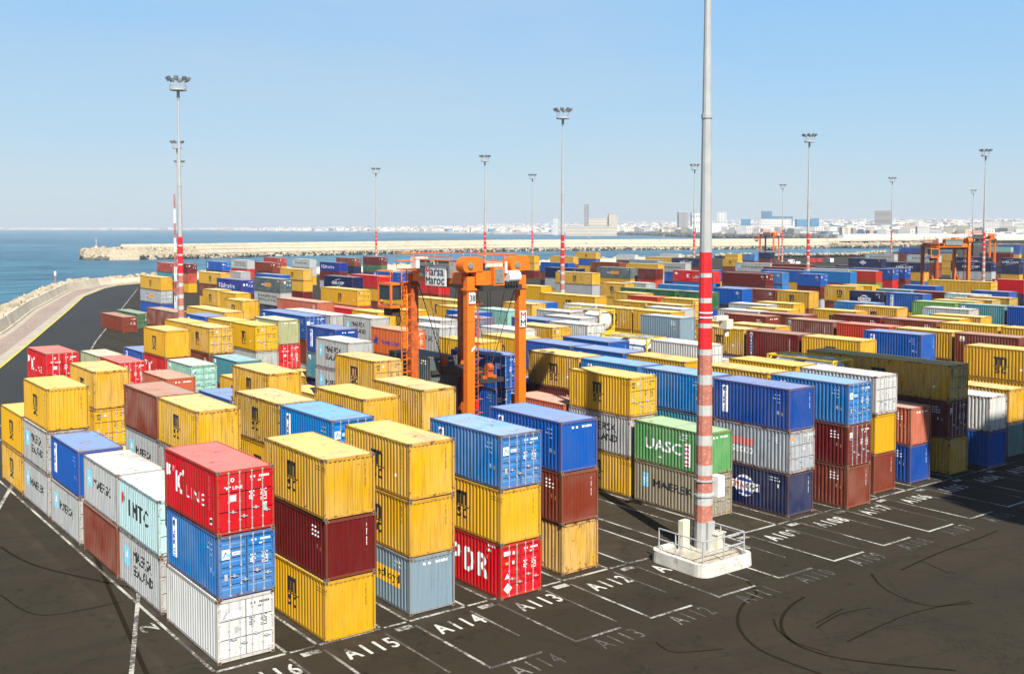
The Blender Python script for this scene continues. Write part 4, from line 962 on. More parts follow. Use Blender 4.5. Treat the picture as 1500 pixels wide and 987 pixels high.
# ---- artwork
def art_side(kind, n, var=0):
    L = CLEN[n]; c = L*(.52, .50, .545)[var]; p = Print(); sc = (1.0 if n == 20 else 1.15)*(1.0, .9, 1.06)[var]; vo = (0, .08, -.05)[var]
    if kind == 'msc':
        u, w_ = c-.15, .95*sc; b, top = 1.22+vo, 1.90+vo
        p.rect(u-w_*.5, b, u-w_*.26, top-.05, 'black'); p.rect(u-w_*.60, top-.14, u-w_*.26, top, 'black')
        p.rect(u-w_*.12, b, u+w_*.12, top, 'black'); p.rect(u+w_*.26, b, u+w_*.50, top-.08, 'black')
        p.rect(u-w_*.26, top-.17, u-w_*.12, top, 'black'); p.rect(u+w_*.12, top-.17, u+w_*.42, top, 'black')
        p.rect(u-w_*.64, b-.09, u+w_*.66, b-.03, 'black')
        p.text('s', u-w_*.5, .60+vo, u-w_*.06, 1.08+vo, 'black', .06); p.text('c', u+w_*.04, .60+vo, u+w_*.48, 1.08+vo, 'black', .06)
        p.dashes(.62, 2.15, (2,1,2)[var], 'black', .05, .045, .03, (18,22,12)[var], True, 3+var); p.dashes(L-.75, 2.2, (1,2,1)[var], 'black', .05, .05, .04, 10, var != 1, 5+var)
        if var == 2: p.rect(L-1.3,.9,L-1.1,1.05,'white')
    elif kind in ('maersk', 'sealand'):
        p.rect(.75*sc, 1.05, 1.45*sc, 1.95, 'skyblue')
        for a in range(7):
            t = 2*math.pi*a/7; p.poly([(1.1*sc+.30*math.sin(t), 1.5+.30*math.cos(t)), (1.1*sc+.07*math.sin(t+.55), 1.5+.07*math.cos(t+.55)), (1.1*sc+.07*math.sin(t-.55), 1.5+.07*math.cos(t-.55))], 'white', 1)
        p.disc(1.1*sc, 1.5, .09, .09, 'white', 1, 8)
        if kind == 'maersk': p.text('MAERSK', 1.85*sc, 1.18, L-1.15+vo*2, 1.66, 'black', .035)
        else: p.text('MAERSK', 2.0*sc, 1.48, L-1.25, 2.0, 'black', .035); p.text('SEALAND', 2.0*sc, .80, L-1.15, 1.28, 'black', .035)
        p.dashes(L-.8, 2.2, 3, 'greyink', .05, .05, .03, 5)
    elif kind == 'kline':
        p.text('K', 1.4, .95, 2.15, 1.82, 'white', .05); p.text('LINE', 2.6, .95, 4.7, 1.42, 'white', .02, 0, 1.15)
        p.text('"', 1.05, 1.75, 1.3, 2.0, 'white'); p.text('"', 2.2, 1.75, 2.45, 2.0, 'white')
        p.poly([(.25,1.45),(.75,1.55),(.6,1.75),(.75,1.95),(.25,1.98)], 'white')
        p.dashes(L-.95, 2.2, 2, 'white', .03, .05, .05, 14, True, 3); p.rect(L-.85,.35,L-.6,.62,'white'); p.rect(L-.8,.41,L-.65,.56,'black',1)
    elif kind == 'kline40':
        p.poly([(.6,1.75),(1.35,1.6),(1.5,1.95),(1.1,2.1),(.6,2.1)], 'white')
        p.text('K', 4.3, 1.0, 5.3, 1.85, 'white', .02); p.text('LINE', 6.1, .95, 9.0, 1.55, 'white', .01, 0, 1.1)
    elif kind in ('arkas', 'arkas2'):
        p.rect(.75, .55, 1.22, 2.25, 'white'); p.disc(.985, 2.02, .16, .16, 'navyink', 1); p.disc(1.03, 1.98, .1, .1, 'skyblue', 2)
        for i, ch in enumerate('ARKAS'): p.text(ch, .86, 1.58-.25*i, 1.12, 1.77-.25*i, 'navyink', .02, 1)
        p.dashes(L-1.25, 2.1, 3, 'white', .07, .06, .08, 4); p.rect(L-.95,.95,L-.78,1.15,'white'); p.rect(L-.65,.9,L-.5,1.08,'goldink')
    elif kind == 'cma':
        u = L*.44; p.disc(u, 1.30, .78, .68, 'white', 0, 20)
        for a, b, r1, r2 in ((-.15,.35,.45,.15),(.42,.22,.16,.22),(-.35,-.42,.26,.12),(.25,-.42,.32,.13),(0,.02,.1,.12)): p.disc(u+a, 1.30+b, r1, r2, 'navyink', 1, 10)
        p.rect(u-1.15, 1.08, u+1.2, 1.56, 'white', 2)
        p.text('CMA', u-1.08, 1.16, u-.05, 1.48, 'redink', .04, 3); p.text('CGM', u+.1, 1.16, u+1.12, 1.48, 'black', .04, 3)
        p.dashes(L-1.6, 2.2, 2, 'white', .06, .07, .05, 9); p.rect(L-.85,1.65,L-.72,1.88,'white')
    elif kind == 'cmaw':
        u = L*.5; p.text('CMA CGM', u-2.6, .95, u+2.6, 1.55, 'white', .04)
        for s_, vv in ((1, 1.70), (-1, .80)):
            for i in range(6): p.poly([(u-.2+s_*(-1.2+.4*i), vv+s_*.06*i-.0), (u-.2+s_*(-.8+.4*i), vv+s_*.06*(i+1)), (u-.2+s_*(-.8+.4*i), vv+s_*(.06*(i+1)+.09)), (u-.2+s_*(-1.2+.4*i), vv+s_*(.06*i+.06))], 'white')
    elif kind == 'uasc':
        p.text('UASC', .95, .95, 4.15, 1.62, 'white', .06, 0, 1.05); p.rect(L-1.75, .35, L-1.22, 1.75, 'white')
        for i in range(5): p.rect(L-1.68, .46+.26*i, L-1.3, .56+.26*i, 'redink', 1)
        p.poly([(2.35,.72),(2.5,.55),(2.35,.38)], 'white'); p.rect(2.15,.51,2.35,.59,'white'); p.dashes(L-2.1, 2.2, 3, 'white', .07, .07, .04, 7)
    elif kind == 'secco':
        p.rect(1.55, 1.28, 3.25, 1.72, 'pink'); p.text('secco', 1.5, .78, 3.25, 1.16, 'white', .05); p.dashes(L-1.1, 2.2, 4, 'white', .05, .06, .04, 3)
    elif kind == 'opdr':
        for i, ch in enumerate('OPDR'): p.text(ch, .8+i*1.12, .75, 1.65+i*1.12, 1.85, 'white', .07)
        p.dashes(L-1.2, 2.35, 2, 'white', .1, .12, .06, 5); p.rect(L-1.2,1.72,L-1.08,1.9,'white')
    elif kind == 'nedl':
        p.rect(1.1, 1.0, L-.85, 1.75, 'goldink'); p.rect(1.1, 1.0, 2.5, 1.75, 'navyink', 1); p.text('P&O', 1.2, 1.14, 2.4, 1.6, 'white', .04, 2)
        p.text('Nedlloyd', 2.6, 1.12, L-.95, 1.62, 'black', .02, 1, 1.0); p.dashes(L-1.5, 2.15, 2, 'white', .08, .1, .05, 6)
    elif kind in ('pono', 'band'):
        a = L*.30; p.rect(a, 1.0, a+L*.12, 1.65, 'navyink'); p.rect(a+L*.12, 1.0, a+L*.36, 1.65, 'orangeink')
        if n == 40: p.text('P&O', a+.15, 1.15, a+L*.12-.1, 1.5, 'white', .04, 1); p.text('Nedlloyd', a+L*.12+.1, 1.15, a+L*.36-.1, 1.5, 'black', .02, 1)
        p.dashes(L-1.4, 2.2, 2, 'white', .08, .1, .05, 6)
    elif kind == 'hapag':
        p.poly([(.55,.95),(.95,1.05),(1.3,.85),(1.15,1.25),(1.5,1.6),(1.05,1.55),(.8,1.9),(.8,1.5),(.45,1.35)], 'navyink')
        p.text('Hapag-Lloyd', 1.75, .95, L-.75, 1.55, 'navyink', .03)
    elif kind == 'imtc':
        p.poly([(.62,1.35),(.75,1.30),(.9,1.55),(.88,1.95),(.75,2.1),(.6,1.9),(.55,1.6)], 'redink'); p.poly([(.85,1.5),(1.05,1.7),(.9,1.8)], 'greenink', 1)
        for i, ch in enumerate('IMTC'):
            a = 1.45+i*.82; p.text(ch, a if i else a+.2, 1.0, a+(.62 if i else .38), 1.75, 'black', .06)
        p.dashes(L-.85, 2.3, 4, 'greenink', .04, .04, .03, 6)
    elif kind == 'saf':
        a = L*.08; p.rect(a, 1.0, a+.6, 1.7, 'white'); p.poly([(a+.1,1.05),(a+.5,1.35),(a+.1,1.6)], 'redink', 1)
        p.text('Safmarine', a+.95, .85, L*.72, 1.8, 'white', .01)
    elif kind == 'cronos':
        p.rect(.38, .25, .78, 2.05, 'navyink'); p.rect(.38, 2.05, .78, 2.4, 'white'); p.poly([(.45,2.1),(.7,2.1),(.58,2.35)], 'black', 1)
        for i, ch in enumerate('CRONOS'): p.text(ch, .46, 1.80-.29*i, .70, 1.99-.29*i, 'white', .03, 1)
        p.dashes(L-1.1, 2.1, 2, 'white', .03, .05, .03, 16, True, 2)
    elif kind == 'zee':
        p.dashes(.45, 2.05, 3, 'greyink', .09, .12, .05, 4, True, 8); p.dashes(L-1.1, 2.15, 1, 'greyink', .05, .05, .04, 10, True, 3)
    elif kind == 'vcode':
        p.dashes(.35, 2.0, 1, 'white', .12, .13, .07, 7, True, 4)
    elif kind == 'logo':
        p.rect(.5, 1.85, .95, 2.3, 'white'); p.disc(.72, 2.07, .15, .15, 'goldink', 1); p.rect(.55,1.88,.9,1.97,'navyink',1)
    elif kind == 'code':
        p.dashes(L-1.3, 2.1, 3, 'white', .08, .08, .05, 5, False, 6); p.rect(L-.9,1.25,L-.8,1.45,'white'); p.rect(L-.6,1.2,L-.5,1.38,'orangeink')
    else: return None
    return p
def art_front(kind, face):
    p = Print(); L = CW
    if face == 'D':
        p.dashes(1.42, 2.18, 1, 'black' if kind in ('msc','maersk','sealand','zee','imtc') else 'white', .055, .09, .02, 11, False, 4)
        p.dashes(1.75, 2.02, 1, 'black' if kind in ('msc','maersk','sealand','zee','imtc') else 'white', .05, .07, .02, 4, False, 2)
        ik = 'black' if kind in ('msc','maersk','sealand','zee','imtc') else 'white'
        p.dashes(1.36, 1.60, 4, ik, .045, .06, .015, 4, False, 9); p.dashes(1.85, 1.64, 7, ik, .035, .045, .012, 6, False, 7)
        if kind == 'kline':
            p.text('"K" LINE', .32, 1.82, 1.08, 1.95, 'white', .03); p.disc(.66, 2.2, .08, .09, 'white'); p.disc(.66, 2.2, .04, .05, 'redink', 1)
            p.rect(.52,1.32,.82,1.6,'greyink'); p.rect(.56,1.36,.78,1.56,'white',1); p.rect(1.95,.75,2.12,1.12,'greyink'); p.rect(1.95,1.05,2.12,1.12,'white',1)
        elif kind == 'arkas':
            p.rect(.16,1.62,.52,2.02,'white'); p.poly([(.20,1.70),(.30,1.92),(.36,1.92),(.36,1.84),(.30,1.84),(.26,1.70)],'navyink',1); p.disc(.42,1.78,.08,.09,'skyblue',1)
            p.rect(.60,1.74,.98,1.88,'white'); p.text('ARKAS', .63,1.77,.95,1.85,'navyink',.02,1); p.rect(.26,.75,.40,1.02,'greyink')
        elif kind == 'msc':
            p.text('m', .22, 2.08, .50, 2.26, 'black', .08); p.text('sc', .24, 1.88, .50, 2.02, 'black', .08); p.disc(.78, 2.15, .07, .08, 'white'); p.rect(.26,1.0,.40,1.25,'greyink')
        elif kind in ('maersk','sealand'):
            p.rect(.82,1.75,1.10,2.1,'skyblue'); p.disc(.96,1.92,.08,.09,'white',1,7); p.rect(.2,2.05,.6,2.2,'greyink')
        elif kind == 'opdr':
            p.rect(.2,2.05,.58,2.25,'white'); p.rect(.72,2.05,.84,2.2,'white'); p.rect(.3,1.62,.46,1.74,'goldink'); p.rect(.7,1.6,.82,1.75,'white')
            p.poly([(.25,.95),(.55,.95),(.40,1.2)],'white'); p.poly([(.42,.22),(.68,.48),(.42,.74),(.18,.48)],'white')
        elif kind == 'zee':
            p.rect(.16,1.75,1.08,2.15,'greyink'); p.rect(.19,1.78,1.05,2.12,'white',1)
            p.poly([(.2,1.8),(.35,2.1),(.5,2.1),(.35,1.8)],'greyink',2); p.dashes(.5,1.9,1,'greyink',.05,.14,.03,5,False,3); p.rect(.72,1.15,.9,1.4,'greyink')
        elif kind == 'secco': p.rect(.2,2.02,.48,2.2,'orangeink'); p.text('secco', .22,1.9,.5,1.98,'white',.04)
        elif kind == 'code': p.rect(.22,1.7,.52,2.15,'white'); p.disc(.37,1.98,.1,.1,'goldink',1); p.rect(.25,1.72,.49,1.84,'navyink',1)
        elif kind == 'logo': p.rect(.22,1.85,.52,2.2,'white'); p.poly([(.24,1.87),(.50,1.87),(.50,2.15)],'navyink',1)
        elif kind == 'hapag': p.dashes(.3,1.9,1,'navyink',.07,.12,.03,6)
        elif kind == 'saf': p.rect(.3,1.5,.6,1.9,'white'); p.rect(.9,1.5,1.1,1.9,'white')
        elif kind == 'pono': p.rect(.3,1.95,.55,2.2,'redink'); p.rect(.8,1.7,1.1,2.15,'white')
    elif face == 'W':
        ik = 'white'; p.dashes(.75, 2.18, 1, ik, .10, .11, .035, 10, False, 4)
    else:
        ik = 'black' if kind in ('msc','maersk','sealand') else 'white'
        if kind == '-': return None
        p.dashes(CW-.50, 2.15, 1, ik, .045, .05, .025, 13, True, 4)
    return p
def apply_print(p, n=None, mode='side', door=None):
    """lay the artwork on the corrugated steel: cut at every fold and push it onto the surface"""
    L = CLEN.get(n, CW); me = bpy.data.meshes.new('lettering'); me.from_pydata([(v[0], v[1], v[2]) for v in p.v], [], p.f)
    for k in p.inks: me.materials.append(M[k])
    me.polygons.foreach_set('material_index', p.m)
    prof = SIDE[n] if mode == 'side' else ENDP
    bm = bmesh.new(); bm.from_mesh(me)
    if mode == 'side' or door != 'D':
        us = [v.co.x for v in bm.verts]; lo, hi = min(us), max(us)
        for a, _ in prof:
            u = L-a if mode == 'side' else a
            if lo < u < hi: bmesh.ops.bisect_plane(bm, geom=bm.verts[:]+bm.edges[:]+bm.faces[:], plane_co=(u,0,0), plane_no=(1,0,0))
    for v in bm.verts:
        u, h, ly = v.co; off = .004+.003*ly
        if mode == 'side': a = L-u; v.co = (.014+inset(prof, a)-off, a, h)
        elif door == 'D': v.co = (u, .034-off-.004, h)
        else: v.co = (u, .016+inset(prof, u)-off, h)
    bm.to_mesh(me); bm.free(); me.update(); return me
def tank_parts(root):
    L = CLEN[20]; m = MB()
    for x in (.06, CW-.06):
        for y in (.06, L-.06): m.beam((x,y,0),(x,y,CH),.12,.12)
        m.beam((x,.1,CH-.06),(x,L-.1,CH-.06),.10,.12); m.beam((x,.1,.08),(x,L-.1,.08),.10,.14)
    for y in (.06, L-.06):
        m.beam((.1,y,CH-.06),(CW-.1,y,CH-.06),.11,.12); m.beam((.1,y,.08),(CW-.1,y,.08),.11,.14)
        for x0, x1 in ((.1,.62),(CW-.1,CW-.62)):
            m.beam((x0,y,CH-.6),(x1,y,CH-.1),.07,.07); m.beam((x0,y,.62),(x1,y,.12),.07,.07)
    m.build('frame', M['tankframe'], root)
    t = MB(); c = Vector((CW/2, 0, CH/2)); prev = None
    rings = [(.16,.25),(.22,.80),(.36,1.05),(.5,1.12),(L-.5,1.12),(L-.36,1.05),(L-.22,.80),(L-.16,.25)]; K = 24; n0 = 0
    for y, r in rings:
        t.v += [(c.x+r*math.cos(2*math.pi*i/K), y, c.z+r*math.sin(2*math.pi*i/K)) for i in range(K)]
    for a in range(len(rings)-1):
        for i in range(K): t.f.append((a*K+i, a*K+(i+1)%K, (a+1)*K+(i+1)%K, (a+1)*K+i)); t.m.append(0)
    t.f.append(tuple(range(K))); t.m.append(0); t.f.append(tuple((len(rings)-1)*K+i for i in range(K))); t.m.append(0)
    t.build('tank_shell', M['tank'], root, smooth=True)
    b = MB()
    for i in range(5):
        y = .8+i*(L-1.6)/4
        for k in range(24):
            a0, a1 = 2*math.pi*k/24, 2*math.pi*(k+1)/24
            b.quad(*[(c.x+1.135*math.cos(a), yy, c.z+1.135*math.sin(a)) for a, yy in ((a0,y-.03),(a1,y-.03),(a1,y+.03),(a0,y+.03))])
    b.build('tank_band', M['machine'], root)
    wk = MB(); wk.box(CW/2-.28, .5, CH-.07, CW/2+.28, L-.5, CH-.03); wk.box(CW/2-.9, L*.45, CH-.07, CW/2-.28, L*.60, CH-.03); wk.box(CW/2+.28, 1.2, CH-.07, CW/2+.9, 2.1, CH-.03)
    wk.build('walkway', M['galv'], root)
def container(X, Y, tier, n, color, livery, face, label, rnd):
    r = empty('shipping_container' if color != 'tank' else 'tank_container', (X+rnd.uniform(-.05,.05), Y+rnd.uniform(-.04,.04), (tier-1)*2.596), R(rnd.uniform(-.35,.35)))
    tag(r, label, 'container', 'stacked shipping containers')
    if color == 'tank': tank_parts(r); return r
    c = COL[color]; v = .88*rnd.uniform(.90, 1.06); age = rnd.random()**.9; age = 1.0 if color in ('yellowrust','oldyellow','gwhite2') else (age*.35 if color in ('navy','dblue','blue','maroon','saf','red') else age)
    col = tuple(min(1, k*v) for k in c)+(age,)
    def part(name, me, parent=r):
        o = link(name, me, parent); o.color = col; return o
    part('frame', cached(('fr', n), lambda: frame_mesh(n)))
    part('side_panel', cached(('sl', n), lambda: side_mesh(n))); part('side_panel', cached(('sr', n), lambda: side_mesh(n, True)))
    part('roof_panel', cached(('rf', n), lambda: roof_mesh(n)))
    part('end_panel', cached(('eb', n), lambda: end_mesh(True, CLEN[n])))
    near = Y*.797+X*.603 < 130
    if face == 'D':
        ribs = {'arkas': 6, 'logo': 4, 'opdr': 5}.get(livery, 0)
        for left in (True, False):
            dr = part('door', cached(('d', left, ribs), lambda: door_mesh(left, ribs)))
            if near:
                xs = (.50, .96) if left else (CW-.96, CW-.50)
                for x in xs: part('locking_bar', cached(('b', x), lambda: bar_mesh(x)), dr)
                for x, z in zip(xs, (.92,.70) if left else (.98,.80)): part('door_handle', cached(('h', x, z), lambda: handle_mesh(x-.02, z)), dr)
    else: part('end_panel', cached(('ef',), lambda: end_mesh(False, CLEN[n])))
    var = rnd.randrange(3); key = ('as', livery, n, var)
    if key not in _ms:
        p = art_side(livery, n, var); _ms[key] = apply_print(p, n) if p else None
    if _ms[key]: part('lettering', _ms[key])
    if near or face == 'D' or face == 'W':
        key = ('af', livery, face)
        if key not in _ms:
            p = art_front(livery, face); _ms[key] = apply_print(p, None, 'front', face) if p else None
        if _ms[key]: part('lettering', _ms[key])['kind'] = 'stuff'
    return r
def joined(rows):
    """containers too small, too far or too hidden to pick out one by one"""
    V = []; F = []; MI = []; CC = []
    src = {}
    for n in (20, 40):
        parts = [(cached(('fr',n), lambda: frame_mesh(n)),0), (cached(('sl',n), lambda: side_mesh(n)),0), (cached(('sr',n), lambda: side_mesh(n,True)),0), (cached(('rf',n), lambda: roof_mesh(n)),1), (cached(('eb',n), lambda: end_mesh(True, CLEN[n])),0), (cached(('ef',), lambda: end_mesh(False, CLEN[n])),0)]
        vv = []; ff = []; mm = []
        for me, mi in parts:
            o = len(vv); vv += [tuple(v.co) for v in me.vertices]
            for p in me.polygons: ff.append(tuple(o+i for i in p.vertices)); mm.append(mi)
        src[n] = (vv, ff, mm)
    rr = random.Random(3)
    for X, Y, tier, n, color in rows:
        if color == 'tank': color = 'white'
        vv, ff, mm = src[n]; o = len(V); c = COL[color]; k = .88*rr.uniform(.9, 1.05); dx, dy = rr.uniform(-.05,.05), rr.uniform(-.04,.04); dz = (tier-1)*2.596
        V += [(x+X+dx, y+Y+dy, z+dz) for x, y, z in vv]; F += [tuple(o+i for i in f) for f in ff]; MI += mm
        CC += [c[0]*k, c[1]*k, c[2]*k, 1]*len(vv)
    me = bpy.data.meshes.new('shipping_containers'); me.from_pydata(V, [], F)
    me.materials.append(M['far_paint']); me.materials.append(M['far_roof']); me.polygons.foreach_set('material_index', MI)
    at = me.color_attributes.new('Col', 'FLOAT_COLOR', 'POINT'); at.data.foreach_set('color', CC)
    me.update(); o = link('shipping_containers', me)
    tag(o, 'mass of further shipping containers inside and far behind the picked out stacks', 'containers', None, 'stuff')
